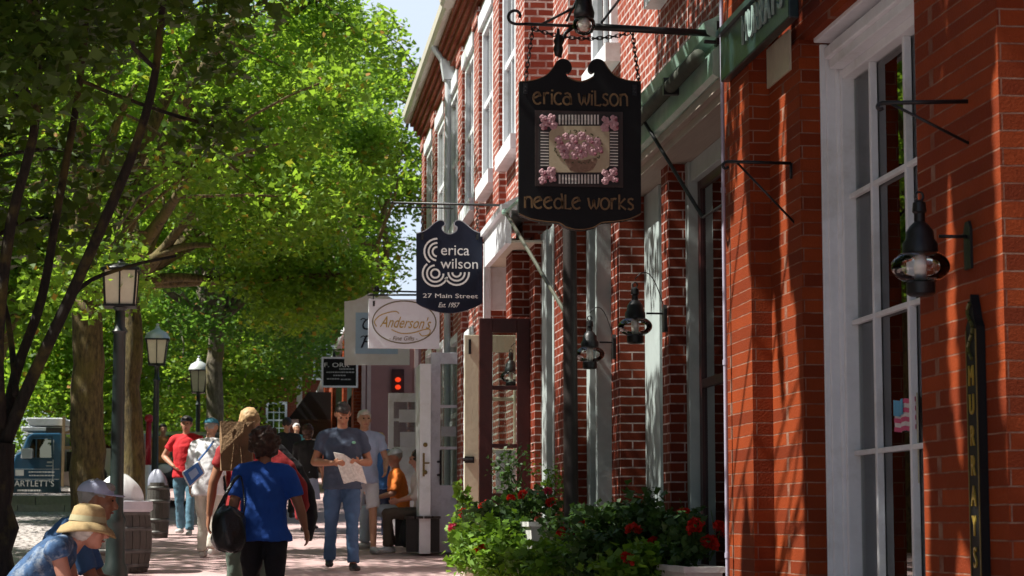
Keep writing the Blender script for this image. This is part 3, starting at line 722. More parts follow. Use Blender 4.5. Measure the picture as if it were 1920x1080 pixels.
def chain(b, p0, p1, sag=0., L=.034, r=.0035):
    p0, p1 = Vector(p0), Vector(p1); n = max(2, int((p1-p0).length/(L*.78)))
    for i in range(n):
        def q(t): p = p0.lerp(p1, t); p.z -= sag*4*t*(1-t); return p
        a, c = q(i/n), q((i+1)/n); m_ = (a+c)/2; d = (c-a).normalized(); s_ = Vector((0, 1, 0)) if i % 2 else d.cross(Vector((0, 1, 0))).normalized()
        pts = [m_ + d*(L*.62*math.cos(u)) + s_*(L*.30*math.sin(u)) for u in np.linspace(0, 2*math.pi, 11)]
        b.tube(pts, r, 5, cap=False)
# --- big black sign
Y1s = 12.2
left = [(974, 153), (990, 152), (1006, 149), (1024, 141), (1036, 128), (1044, 115), (1054, 110), (1064, 112), (1071, 120), (1072, 131), (1066, 137), (1060, 134)]
valley = [(1064, 143), (1075, 149), (1088, 152)]
def mir(l, c=1088): return [(2*c-x, y) for x, y in reversed(l)]
bottom = [(1202, 402), (1180, 412), (1150, 417), (1128, 419), (1115, 427), (1100, 431), (1088, 432), (1076, 431), (1061, 427), (1048, 419), (1026, 417), (996, 412), (973, 402)]
top = left + valley + mir(left + valley[:-1])
top = [p for p in top]
outl = [tuple(x) for x in spath(top, 3)] + [tuple(x) for x in spath(bottom, 3)]
ow = pxo(outl, Y1s)
sg = thing('hanging_sign', 'large black sign with framed flower basket picture and dull gold lettering', 'sign', PY(1088, 290, Y1s))
bd = board(ow, Y1s, Y1s+.045); bd = bp(bd, 'board', blacksign, sg)
b = MB(); yf = Y1s-.006
bt_ = pxo([(x, y-1.5) for x, y in spath(bottom, 3)], Y1s); b.ribbon(bt_, .006, yf, Y1s-.001)
b.ribbon(pxo([(x, y+1) for x, y in spath(valley + mir(valley[:-1]), 4)], Y1s), .007, yf, Y1s-.001)
b.ribbon(pxo(spath(left[:6], 3), Y1s), .004, yf, Y1s-.001); b.ribbon(pxo(spath(mir(left[:6]), 3), Y1s), .004, yf, Y1s-.001)
bp(b, 'gilt_edge', mat('faded_gilt', (.16, .09, .035), .5, var=.3), sg)
def wline(body, xa, xb, ybase, ycap, Y, m, parent, dy=-.004, fit=True, depth=.004, shear=0., name='lettering', slope=0.):
    """lettering fitted between two picture columns on the plane of its sign"""
    me = text_mesh(body, 1., depth=depth, align='LEFT', shear=shear)
    xs = [v.co.x for v in me.vertices]; x0, x1 = min(xs), max(xs)
    Wd = XF(xb, Y, ybase)-XF(xa, Y, ybase); Ht = ZF(xa, ycap, Y)-ZF(xa, ybase, Y)
    sx = Wd/(x1-x0); sy = Ht/.70
    for v in me.vertices: v.co.x = (v.co.x-x0)*sx; v.co.y *= sy
    me.name = name; me.materials.clear(); me.materials.append(m)
    o = bpy.data.objects.new(name, me); COL.objects.link(o); o.parent = parent
    p = PY(xa, ybase, Y+dy); off = Vector(parent.location)
    o.location = p-off; o.rotation_euler = Euler((math.pi/2, -slope, 0), 'XYZ'); return o
golddim = mat('dull_gold_letters', (.19, .12, .05), .45, metal=.2, var=.25)
def ustroke(b, segs, x0, z0, s, wd, y0, y1):
    for pts in segs: b.ribbon([(x0+px_*s, z0+pz_*s) for px_, pz_ in pts], wd, y0, y1)
def arc(cx, cz, rx, rz, a0, a1, n=10): return [(cx+rx*math.cos(R(a)), cz+rz*math.sin(R(a))) for a in np.linspace(a0, a1, n)]
# rounded uncial letters, unit x-height = 1 ; (advance, strokes)
UN = {
 'e': (.95, [arc(.45, .5, .42, .5, 60, 315, 14), [(.05, .50), (.30, .58), (.70, .80)], arc(.45, .5, .3, .48, 20, 75, 4)]),
 'r': (.72, [[(.12, 0), (.12, 1)], arc(.42, .55, .3, .42, 165, 60, 7)]),
 'i': (.34, [[(.14, 0), (.14, .92)]]),
 'c': (.84, [arc(.45, .5, .42, .5, 50, 310, 14)]),
 'a': (.94, [arc(.40, .34, .35, .34, 0, 360, 16), [(.82, 0), (.78, .12), (.76, .62), (.68, .88), (.45, 1.0), (.18, .92)]]),
 'w': (1.15, [[(.02, 1), (.14, .3), (.30, .02), (.46, .3), (.55, .85)], [(.55, .85), (.62, .3), (.78, .02), (.96, .3), (1.06, 1)]]),
 'L': (.74, [[(.12, 1.25), (.12, 0), (.62, 0), (.66, .12)]]),
 's': (.74, [[(.60, .90), (.40, 1.), (.18, .92), (.14, .72), (.35, .54), (.56, .40), (.58, .14), (.36, 0), (.10, .10)]]),
 'o': (.95, [arc(.45, .5, .40, .5, 0, 360, 18)]),
 'n': (.92, [[(.12, 0), (.12, 1)], [(.12, .72), (.30, .98), (.56, 1.), (.74, .78), (.76, 0)]]),
 'd': (.95, [arc(.40, .45, .37, .45, 0, 360, 16), [(.80, 0), (.78, .9), (.70, 1.35)]]),
 'k': (.84, [[(.12, 0), (.12, 1.35)], [(.68, 1.), (.14, .45), (.74, 0)]]),
 ' ': (.55, []),
}
def uncial(text, xa, xb, ybase, yx, Y, m, parent, wd=.011):
    tot = sum(UN[c][0] for c in text)-.1
    Wd = XF(xb, Y, ybase)-XF(xa, Y, ybase); Ht = ZF(xa, yx, Y)-ZF(xa, ybase, Y); sx = Wd/tot; b = MB(); x = XF(xa, Y, ybase); z0 = ZF(xa, ybase, Y); y0, y1 = Y-.005, Y-.001
    for c in text:
        adv, segs = UN[c]
        for pts in segs: b.ribbon([(x+a*sx, z0+q_*Ht) for a, q_ in pts], wd, y0, y1)
        if c == 'i': b.box(x+.10*sx, x+.10*sx+wd, y0, y1, z0+Ht*1.12, z0+Ht*1.25)
        x += adv*sx
    return bp(b, 'lettering', m, parent)
uncial('erica wiLson', 999, 1177, 195, 173, Y1s, golddim, sg)
uncial('needLe works', 982, 1188, 390, 369, Y1s, golddim, sg)
# the framed picture: flowers in a basket, four corner nosegays, striped borders
def slab(x0, y0, x1, y1, d0, d1, m, name, parent):
    a, c = PY(x0, y0, Y1s), PY(x1, y1, Y1s); b = MB(); b.box(a.x, c.x, Y1s-d1, Y1s-d0, c.z, a.z); return bp(b, name, m, parent)
pf = slab(1003, 207, 1168, 352, .001, .010, mat('dark_picture_frame', (.03, .018, .014), .5, var=.3), 'picture', sg)
slab(1010, 213, 1161, 347, .0105, .013, mat('charcoal_ground', (.03, .028, .03), .8, var=.2), 'ground_cloth', pf)
stripe = mat('pale_stripe_stitch', (.66, .66, .62), .8, var=.15)
b = MB()
def rect(b, xa, ya, xb, yb, d0, d1):
    a, c = PY(xa, ya, Y1s), PY(xb, yb, Y1s); b.box(a.x, c.x, Y1s-d1, Y1s-d0, c.z, a.z)
for i in range(13): x = 1047+i*6.0; rect(b, x, 216, x+3.2, 234, .0135, .015); rect(b, x, 328, x+3.2, 345, .0135, .015)
for i in range(12): y = 248+i*5.6; rect(b, 1013, y, 1028, y+2.4, .0135, .015); rect(b, 1143, y, 1158, y+2.4, .0135, .015)
rect(b, 1047, 224, 1122, 225.5, .0152, .016); rect(b, 1047, 336, 1122, 337.5, .0152, .016)
bp(b, 'striped_border', stripe, pf)
oc = pxo([(1041, 237), (1130, 237), (1142, 249), (1142, 312), (1130, 324), (1041, 324), (1029, 312), (1029, 249)], Y1s)
b = board(oc, Y1s-.0165, Y1s-.0135); bp(b, 'canvas', cream_panel, pf)
rg = random.Random(3)
def rosettes(pts, r, m, name, d=.017):
    b = MB()
    for x, y in pts:
        p = PY(x, y, Y1s); rr_ = r*(.8+.4*rg.random())
        for k in range(5):
            q = k*2*math.pi/5+rg.random(); b.ball((p.x+math.cos(q)*rr_*.5, Y1s-d, p.z+math.sin(q)*rr_*.5), (rr_*.48, .004, rr_*.48), 8, 5)
        b.ball((p.x, Y1s-d-.003, p.z), (rr_*.34, .004, rr_*.34), 8, 5)
    return bp(b, name, m, pf)
main = [(1047, 263), (1060, 257), (1074, 262), (1090, 256), (1104, 262), (1118, 268), (1052, 278), (1068, 275), (1083, 279), (1098, 275), (1110, 284), (1060, 290), (1076, 292), (1092, 290), (1122, 280)]
rosettes(main, .029, pink_f, 'blossoms')
rosettes([(x+5, y+6) for x, y in main[::2]], .011, pink_d, 'deep_blossoms', .021)
corn = []
for cx_, cy_ in ((1027, 229), (1143, 231), (1026, 330), (1143, 331)):
    corn += [(cx_-9, cy_-6), (cx_+7, cy_-8), (cx_-2, cy_+1), (cx_+9, cy_+6), (cx_-9, cy_+9)]
rosettes(corn, .027, pink_f, 'corner_blossoms'); rosettes([(x+4, y+3) for x, y in corn[::2]], .011, pink_d, 'corner_hearts', .021)
b = MB()
for i in range(46):
    q = rg.random()*2*math.pi; x = 1085+math.cos(q)*46*(.85+.2*rg.random()); y = 276+math.sin(q)*30*(.9+.2*rg.random()); p = PY(x, y, Y1s)
    if y > 308: continue
    a = rg.random()*3; b.ball((p.x, Y1s-.0175, p.z), (.008, .002, .004), 6, 4, Matrix.Rotation(a, 3, 'Y'))
bp(b, 'leaves', olive_f, pf)
bk = pxo(smooth_poly([(1060, 298), (1088, 302), (1118, 297), (1114, 314), (1104, 322), (1086, 324), (1070, 321), (1062, 311)], 3), Y1s)
b = board(bk, Y1s-.0185, Y1s-.0166)
for k in range(4): rect(b, 1066, 303+k*5, 1112, 304.5+k*5, .0186, .020)
bp(b, 'basket', basket_m, pf)
# bracket carrying it
br = thing('sign_bracket', 'long black iron bar with curled tip and chains that carries the big black sign', 'bracket', PY(1350, 60, Y1s))
b = MB(); pw = PY(1357, 64, Y1s)
b.tube([PY(1357, 64, Y1s), PY(1110, 50, Y1s)], .021, 10); b.tube([PY(1110, 50, Y1s), PY(985, 45, Y1s)], .010, 8)
curl = [(985, 45), (968, 45), (957, 41), (953, 31), (958, 22), (968, 20), (975, 26), (974, 33)]
b.tube([PY(x, y, Y1s) for x, y in spath(curl, 3)], .009, 8)
b.tube([PY(1015, 46, Y1s), PY(1075, 15, Y1s), PY(1130, -30, Y1s)], .008, 8)
b.tube([PY(1128, 42, Y1s), PY(1170, -12, Y1s+.3)], .008, 8); b.tube([PY(1062, 40, Y1s), PY(1085, -8, Y1s)], .007, 8)
bp(b, 'bar', iron, br, smooth=True)
b = MB(); b.box(pw.x-.05, pw.x+.02, Y1s-.04, Y1s+.04, pw.z-.07, pw.z+.07); b.tube([PY(1320, 46, Y1s), PY(1357, 44, Y1s)], .012, 8); b.tube([PY(1320, 78, Y1s), PY(1357, 80, Y1s)], .012, 8); bp(b, 'wall_plate', iron, br)
b = MB(); chain(b, PY(1000, 47, Y1s), PY(985, 152, Y1s)); chain(b, PY(1185, 56, Y1s), PY(1198, 156, Y1s)); chain(b, PY(1000, 54, Y1s), PY(1180, 62, Y1s), sag=.045)
bp(b, 'chain', iron, br, smooth=True)
b = MB(); p = PY(1050, 80, Y1s); b.lathe([(0, -.075), (.02, -.07), (.03, -.03), (.022, 0), (.03, .02), (.012, .05), (.008, .09), (0, .1)], (p.x-.01, Y1s, p.z-.01), 12)
b.tube([PY(1050, 108, Y1s), PY(1048, 90, Y1s), PY(1060, 62, Y1s), PY(1075, 50, Y1s)], .012, 8); bp(b, 'scroll_hook', iron, br, smooth=True)
fl = thing('sign_lamp', 'dark outdoor lamp with clear glass bulb pointing down above the big black sign', 'lamp', PY(1095, 20, 12.0))
b = MB(); p = PY(1095, 34, 12.0)
b.lathe([(.058, 0), (.062, .03), (.05, .07), (.045, .13), (.03, .2), (.028, .3), (0, .31)], (p.x, 12.0, p.z), 18); bp(b, 'shade', iron, fl, smooth=True)
b = MB(); b.lathe([(.05, .005), (.064, -.02), (.066, -.05), (.05, -.085), (.02, -.10), (0, -.102)], (p.x, 12.0, p.z), 18); bp(b, 'glass', globe, fl, smooth=True)
b = MB(); b.ball((p.x, 12.0, p.z-.035), (.035, .035, .04), 12, 8); bp(b, 'bulb', bulb_m, fl, smooth=True)

# --- navy sign
Y2 = 20.0
lf = [(781, 437), (796, 432), (808, 423), (818, 415), (827, 412), (833, 415), (834, 421), (829, 425)]
vl = [(830, 431), (836, 436), (843, 438)]
tp = lf + vl + mir(lf + vl[:-1], 843)
bt2 = [(905, 568), (895, 574), (880, 580), (862, 585), (843, 587), (824, 585), (806, 580), (791, 574), (781, 568)]
ow2 = pxo(spath(tp, 3), Y2) + pxo(spath(bt2, 3), Y2)
s2 = thing('hanging_sign', 'navy blue shaped sign with white concentric loop emblem and white lettering', 'sign', PY(843, 500, Y2))
bp(board(ow2, Y2, Y2+.045), 'board', navy, s2)
b = MB(); b.ribbon(pxo([(x, y+.8) for x, y in spath(tp, 3)], Y2), .008, Y2-.004, Y2-.001); bp(b, 'edge_line', mat('pale_edge_line', (.35, .38, .42), .5), s2)
b = MB()
def parc(b, cx_, cy_, r, a0, a1, wd_):
    b.ribbon([(XF(cx_+r*math.cos(R(a)), Y2, cy_-r*math.sin(R(a))), ZF(cx_, cy_-r*math.sin(R(a)), Y2)) for a in np.linspace(a0, a1, max(6, int(abs(a1-a0)/14)))], wd_, Y2-.005, Y2-.001)
for r in (8, 15.5, 23.5): parc(b, 820, 472, r+1, 90, 235 if r > 20 else 262, .017)
for r in (8, 15.5, 23.5): parc(b, 816, 513, r, 130 if r > 20 else 95, 360 if r < 20 else 345, .017)
parc(b, 816, 513, 8, 0, 100, .017)
for r in (8, 15.5, 23.5): parc(b, 856, 511, r, 180 if r < 20 else 205, 362, .017)
bp(b, 'emblem', letterw, s2)
wline('erica', 827, 880, 478, 458, Y2, letterw, s2); wline('wilson', 826, 896, 503, 484, Y2, letterw, s2)
wline('27 Main Street', 793, 896, 558, 550, Y2, letterw, s2); wline('Est. 1957', 822, 862, 576, 567, Y2, letterw, s2, shear=.4)
b2 = thing('sign_bracket', 'thin straight iron bar from the brick front holding the navy sign', 'bracket', PY(980, 385, Y2))
b = MB(); b.tube([PY(735, 380, Y2), PY(985, 386, Y2), PY(1004, 386, Y2)], .012, 8); b.ball(tuple(PY(735, 380, Y2)), .018, 8, 6)
bp(b, 'bar', iron, b2, smooth=True)
b = MB(); b.tube([PY(752, 388, Y2), PY(850, 391, Y2)], .007, 6); bp(b, 'lower_bar', iron, b2, smooth=True)
b = MB(); b.tube([PY(905, 455, Y2+.02), PY(955, 457, Y2+.02)], .008, 6); bp(b, 'stay', iron, b2, smooth=True)
b = MB(); chain(b, PY(792, 382, Y2), PY(792, 434, Y2), L=.045, r=.004); chain(b, PY(895, 384, Y2), PY(895, 434, Y2), L=.045, r=.004); bp(b, 'chain', iron, b2)

# --- cream oval sign and the blue panel sign behind it
Y3 = 24.5
s3 = thing('hanging_sign', 'white rectangular sign with gold script inside a thin dark oval', 'sign', PY(757, 608, Y3))
wsign = mat('white_sign_board', (.78, .84, .90), .5, var=.04, scale=3)
a, c = PY(691, 560, Y3), PY(824, 654, Y3)
b = MB(); b.box(a.x, c.x, Y3, Y3+.05, c.z, a.z); bp(b, 'board', wsign, s3, bevel=.006)
b = MB(); cx_, cz_ = XF(757, Y3), ZF(757, 604, Y3); sc = 4000/PY(757, 604, Y3).length
b.ribbon([(cx_+.366*math.cos(q), cz_+.245*math.sin(q)) for q in np.linspace(0, 2*math.pi, 49)], .013, Y3-.005, Y3-.001); bp(b, 'oval_line', mat('olive_dark_line', (.14, .12, .05), .5), s3)
o = wline("Anderson's", 712, 808, 613, 592, Y3, goldb, s3, shear=.45, slope=-.03)
b = MB()
b.ribbon(pxo(spath([(706, 612), (702, 603), (712, 592), (728, 586), (742, 584), (748, 588)], 4), Y3), .010, Y3-.006, Y3-.001)
bp(b, 'flourish', goldb, s3); b = MB()
b.ribbon(pxo(spath([(734, 618), (752, 625), (775, 624), (795, 618), (806, 618), (804, 627), (792, 630), (786, 624)], 4), Y3), .010, Y3-.006, Y3-.001)
bp(b, 'flourish', goldb, s3)
wline('- Fine Gifts -', 730, 783, 638, 630, Y3, mat('olive_dark_letters', (.16, .13, .06), .5), s3, shear=.3)
Y4 = 27.5
s4 = thing('hanging_sign', 'cream sign with light blue panel and scrolled top, half hidden behind the oval sign', 'sign', PY(708, 630, Y4))
o4 = pxo([(646, 565), (664, 563), (680, 557), (692, 550), (698, 549), (701, 555), (706, 558), (712, 555), (716, 550), (724, 553), (738, 561), (760, 565), (768, 566), (768, 684), (646, 684)], Y4)
bp(board(o4, Y4, Y4+.05), 'board', mat('cream_sign_board', (.66, .69, .68), .55, var=.06, scale=3, dirt=(.5, .44, .36)), s4)
a, c = PY(667, 586, Y4), PY(746, 664, Y4)
b = MB(); b.box(a.x, c.x, Y4-.006, Y4-.001, c.z, a.z); bp(b, 'blue_panel', mat('powder_blue_panel', (.34, .50, .66), .6, var=.05), s4)
for (t_, x0_, x1_, yb_, yt_) in (('C', 679, 700, 618, 596), ('P', 676, 700, 652, 628)):
    wline(t_, x0_, x1_, yb_, yt_, Y4, navy, s4, dy=-.011, shear=.35)
b = MB()
for y in (0, 33): b.ribbon(pxo(spath([(676, 600+y), (681, 597+y), (686, 600+y), (682, 603+y)], 4), Y4), .012, Y4-.011, Y4-.0065)
bp(b, 'letter_curl', navy, s4)
b3 = thing('sign_bracket', 'iron bar with ball finial carrying the two pale signs', 'bracket', PY(800, 556, 26))
b = MB(); b.tube([PY(700, 545, Y4), PY(880, 550, Y4)], .012, 8); b.ball(tuple(PY(706, 541, Y4)), .035, 10, 6); bp(b, 'bar', iron, b3, smooth=True); b = MB(); b.tube([PY(690, 553, Y3), PY(905, 553, Y3)], .012, 8)
for x in (700, 810): b.tube([PY(x, 553, Y3), PY(x, 561, Y3)], .006, 6)
for x in (690, 726): b.tube([PY(x, 545, Y4), PY(x, 555, Y4)], .006, 6)
bp(b, 'bar', iron, b3, smooth=True)
# --- small chalk-dark sign
Y5 = 40.0
s5 = thing('hanging_sign', 'small black notice sign with pale frame and white writing, beyond the cream sign', 'sign', PY(637, 698, Y5))
a, c = PY(603, 669, Y5), PY(671, 727, Y5)
b = MB(); b.box(a.x, c.x, Y5, Y5+.05, c.z, a.z); bp(b, 'board', blacksign, s5)
b = MB(); t = .035; b.box(a.x, c.x, Y5-.02, Y5-.001, a.z-t, a.z); b.box(a.x, c.x, Y5-.02, Y5-.001, c.z, c.z+t); b.box(a.x, a.x+t, Y5-.02, Y5-.001, c.z+t, a.z-t); b.box(c.x-t, c.x, Y5-.02, Y5-.001, c.z+t, a.z-t); bp(b, 'frame', white, s5)
wline('F. ORR', 608, 655, 688, 680, Y5, letterw, s5)
b = MB()
for (xa, xb, y) in ((636, 664, 692), (612, 664, 698), (625, 648, 704), (613, 636, 710.5), (639, 658, 711.5)):
    x = xa
    while x < xb:
        L = 2+3*rg.random(); p, q_ = PY(x, y-1.2, Y5), PY(min(x+L, xb), y+1.0, Y5); b.box(p.x, q_.x, Y5-.004, Y5-.001, q_.z, p.z); x += L+1
bp(b, 'small_print', mat('grey_print', (.4, .42, .42), .6), s5)
b = MB(); b.tube([PY(625, 669, Y5), PY(626, 655, Y5), PY(628, 669, Y5)], .018, 6); b.tube([PY(600, 656, Y5), PY(676, 656, Y5)], .012, 6); bp(b, 'hanger', iron, s5)

# --- vertical gold-lettered board on the near pier
Xs = 2.735; ya, yb = YW(1837, Xs), YW(1813, Xs); zt_, zb_ = PX(1822, 575, Xs).z, .55
vs_ = thing('vertical_sign', 'tall narrow black board with gold capitals running down the nearest brick pier', 'sign', (XP-.02, (ya+yb)/2, 1.4))
ym_ = (ya+yb)/2; hw = (yb-ya)/2*.85; ya, yb = ym_-hw, ym_+hw
b = MB(); b.prism([(ya, zb_), (yb, zb_), (yb, zt_-.08), (ym_+hw*.6, zt_-.05), (ym_+hw*.35, zt_), (ym_, zt_+.05), (ym_-hw*.35, zt_), (ym_-hw*.6, zt_-.05), (ya, zt_-.08)], Xs, XP-.001, 'yz'); bp(b, 'board', blacksign, vs_)
b = MB(); b.box(Xs-.004, Xs-.0005, ya+.004, ya+.011, zb_, zt_-.09); b.box(Xs-.004, Xs-.0005, yb-.008, yb-.004, zb_, zt_-.09); bp(b, 'gilt_line', mat('olive_gilt', (.22, .17, .05), .4, metal=.3, var=.2), vs_)
b = MB(); zc_ = PX(1822, 625, Xs).z
for k in range(9):
    q = k/8; b.tube([(Xs-.004, ym_+.03*math.sin(q*9), zc_+.12-q*.20), (Xs-.004, ym_+.03*math.sin((q+.1)*9), zc_+.12-(q+.1)*.20)], .008, 6)
bp(b, 'carved_sprig', mat('dark_gilt_sprig', (.09, .09, .025), .4, metal=.3, var=.3), vs_)
for ch, yy in zip("MURRAYS", (723, 777, 836, 892, 949, 1005, 1064)):
    me = text_mesh(ch, .115, depth=.006, xs=.72); me.materials.append(goldb); me.name = 'gold_letter'
    o = bpy.data.objects.new('gold_letter', me); COL.objects.link(o); o.parent = vs_
    o.location = Vector((Xs-.003, ym_+.004, PX(1822, yy, Xs).z)) - Vector(vs_.location); o.rotation_euler = TXW

# ---------------------------------------------------------------- wall brackets without signs
def wall_bracket(label, tip, wall, down, brace, Y, r=.010):
    t = thing('wall_bracket', label, 'bracket', PY(*wall, Y), group=None)
    b = MB(); b.tube([PY(*tip, Y), PY(*wall, Y)], r, 8); x, y = tip
    b.tube([PY(*q, Y) for q in spath([(x+8, y), (x-2, y+1), (x-7, y+7), (x-3, y+13), (x+4, y+10)], 3)], r*.85, 8)
    bp(b, 'arm', iron, t, smooth=True)
    b = MB(); b.tube([PY(*wall, Y), PY(*down, Y)], r*.9, 8); b.tube([PY(tip[0]+20, tip[1]+2, Y), PY(*brace, Y)], r*.7, 8); b.ball(tuple(PY(*brace, Y)), r*1.4, 8, 6); bp(b, 'brace', iron, t, smooth=True)
    return t
wall_bracket('black iron hook bracket with slanting brace on the nearest brick pier', (1652, 193), (1823, 190), (1823, 290), (1823, 272), YW(1823, XP-.012), .009)
wall_bracket('black iron hook bracket with long slanting brace on the sunlit orange brick pier', (1362, 303), (1483, 306), (1483, 335), (1492, 420), YW(1490, XP-.012), .009)

# ---------------------------------------------------------------- onion lanterns
def onion(label, cx_, cy_, Y, rg_, wall_x, wall_y, arch=True, group='onion lanterns on the shop walls'):
    """cx, cy: middle of the glass globe; rg_: globe radius in metres"""
    p = PY(cx_, cy_, Y); s = rg_/.105; t = thing('onion_lantern', label, 'lantern', (p.x, Y, p.z), group=group)
    b = MB(); b.lathe([(.055*s, .062*s), (.083*s, .072*s), (.083*s, .125*s), (.068*s, .150*s), (.065*s, .19*s), (.045*s, .225*s), (.026*s, .245*s), (.026*s, .29*s), (.034*s, .30*s), (.030*s, .35*s), (.012*s, .365*s), (0, .367*s)], n=20)
    b.lathe([(0, -.135*s), (.055*s, -.135*s), (.068*s, -.125*s), (.068*s, -.075*s), (.058*s, -.066*s), (0, -.064*s)], n=20)
    b.tube([(.02*s*math.sin(q), 0, .385*s+.025*s*math.cos(q)) for q in np.linspace(0, 6.283, 12)], .006*s, 6)
    b.v = [(x_*.76, y_*.76, z_*(.66 if z_ > 0 else .78)) for x_, y_, z_ in b.v]; soft(b.build('cap_and_base', iron, t))
    b = MB(); pr = [(rg_*math.cos(a), rg_*.60*math.sin(a)) for a in np.linspace(-1.0, 1.0, 14)]; b.lathe(pr, n=24)
    o = b.build('glass_globe', globe, t, smooth=True)
    b = MB(); b.lathe([(.020*s, -.06*s), (.024*s, 0), (.018*s, .05*s), (0, .055*s)], n=12); b.build('bulb', bulb_m, t, smooth=True)
    wp = PY(wall_x, wall_y, Y); dx, dz = wp.x-p.x, wp.z-p.z
    b = MB(); b.tube([(.07*s, 0, dz), (dx, 0, dz)], .007, 8)
    if arch: b.tube([(dx*u, 0, (.29*s+.09*s*math.sin(u*math.pi*.9)-(u**2)*.42*s*0)-u*u*.26*s) for u in np.linspace(0, 1, 10)], .0035, 6)
    b.build('arm', iron, t, smooth=True)
    b = MB(); b.prism([(-.04, dz-.13), (.04, dz-.13), (.04, dz+.03), (.02, dz+.06), (-.02, dz+.06), (-.04, dz+.03)], dx-.025, dx+.0, 'yz'); b.build('wall_plate', iron, t)
    return t
def YforWall(px, X): return YW(px, X-.004)
onion('nearest onion lantern, clear globe in front of the big shop window and brick pier', 1726, 500, YforWall(1824, XP), .116, 1824, 444, arch=False)
onion('onion lantern with shiny cap, third pier from the post, right of its lower neighbour', 1191, 612, YforWall(1250, XP1), .12, 1250, 588)
onion('onion lantern just right of the dark wooden post, lower than the one to its right', 1106, 664, YforWall(1154, XP2), .115, 1154, 642)
onion('dark onion lantern seen through the glass of the dark red door', 958, 706, 19.9, .10, 992, 700)

def fittings(parent, pts, Y):
    for x, y in pts:
        p = PY(x, y, Y); b = MB(); b.box(p.x-.012, p.x+.012, Y-.006, Y-.001, p.z-.05, p.z+.012); b.ball((p.x, Y-.007, p.z-.035), .005, 6, 4); b.ball((p.x, Y-.007, p.z-.012), .005, 6, 4); bp(b, 'strap', iron, parent)
fittings(sg, ((985, 160), (1190, 163)), Y1s); fittings(s2, ((792, 440), (895, 440)), Y2); fittings(s3, ((701, 566), (812, 566)), Y3)
# ---------------------------------------------------------------- street lamps
def street_lamp(label, px, Y, zlant0, zlant1, wl, kind, lean=0.):
    x = XF(px, Y); g0 = gz(Y); t = thing('street_lamp', label, 'street lamp', (x, Y, g0), group='street lamps along the kerb')
    z0, z1 = zlant0-g0, zlant1-g0; s = wl
    b = MB(); r = .066 if kind == 'box' else .052
    b.lathe([(r*2.0, -.02), (r*2.0, .10), (r*1.5, .16), (r*1.4, .55), (r*1.55, .60), (r*1.1, .66), (r*1.0, z0*.5), (r*.92, z0-.30), (r*1.25, z0-.27), (r*.8, z0-.22), (r*.75, z0-.06), (r*1.2, z0-.03), (0, z0-.02)], n=18)
    soft(b.build('post', mat('dark_green_lamp_post', (.012, .022, .02), .4, var=.3), t))
    hh = z1-z0; b = MB(); a, c = s*.36, s*.5; zt = z0+hh*.62
    if kind == 'box': a, c, zt = s*.44, s*.5, z0+hh*.78
    def frust(b, a, c, z0, z1):
        b.add([(-a, -a, z0), (a, -a, z0), (a, a, z0), (-a, a, z0), (-c, -c, z1), (c, -c, z1), (c, c, z1), (-c, c, z1)], [(3,2,1,0), (4,5,6,7), (0,1,5,4), (1,2,6,5), (2,3,7,6), (3,0,4,7)])
    frust(b, a, c, z0, zt); b.build('lantern_glass', lantern_glass_m, t)
    b = MB()
    for sx in (-1, 1):
        for sy in (-1, 1): b.tube([(sx*a, sy*a, z0), (sx*c, sy*c, zt)], .012, 6)
    b.box(-a-.015, a+.015, -a-.015, a+.015, z0-.025, z0-.001)
    for q in (0, 1):
        b.tube([(0, -a-.004, z0), (0, -c-.004, zt)], .008, 6)
    b.box(-c-.03, c+.03, -c-.03, c+.03, zt+.001, zt+.025)
    b.build('lantern_frame', iron, t)
    b = MB(); zz = zt+.026; k = hh-(zt-z0)
    b.lathe([(c*1.25, zz), (c*1.2, zz+k*.15), (c*.95, zz+k*.45), (c*.5, zz+k*.62), (c*.28, zz+k*.7), (c*.22, zz+k*.85), (.02, zz+k*.92), (.03, zz+k*1.05), (0, zz+k*1.12)], n=20)
    soft(b.build('lantern_cap', mat('pale_metal_lamp_cap', (.62, .66, .66), .35, metal=.2, var=.08) if kind != 'box' else iron, t))
    return t
street_lamp('nearest street lamp, thick dark post beside the first barrel, box lantern among leaves', 221, 22.0, ZF(232, 572, 22), ZF(232, 492, 22), .33, 'box')
street_lamp('second street lamp with white domed cap, beside the tree trunk and second barrel', 292, 36.0, ZF(292, 682, 36), ZF(292, 612, 36), .34, 'dome')
street_lamp('third street lamp with white pointed cap, above the man in the red shirt', 371, 47.0, ZF(371, 735, 47), ZF(371, 672, 47), .36, 'dome')
street_lamp('farthest street lamp, small lantern before the brown brick house', 487, 76.0, ZF(487, 740, 76), ZF(487, 706, 76), .5, 'dome')

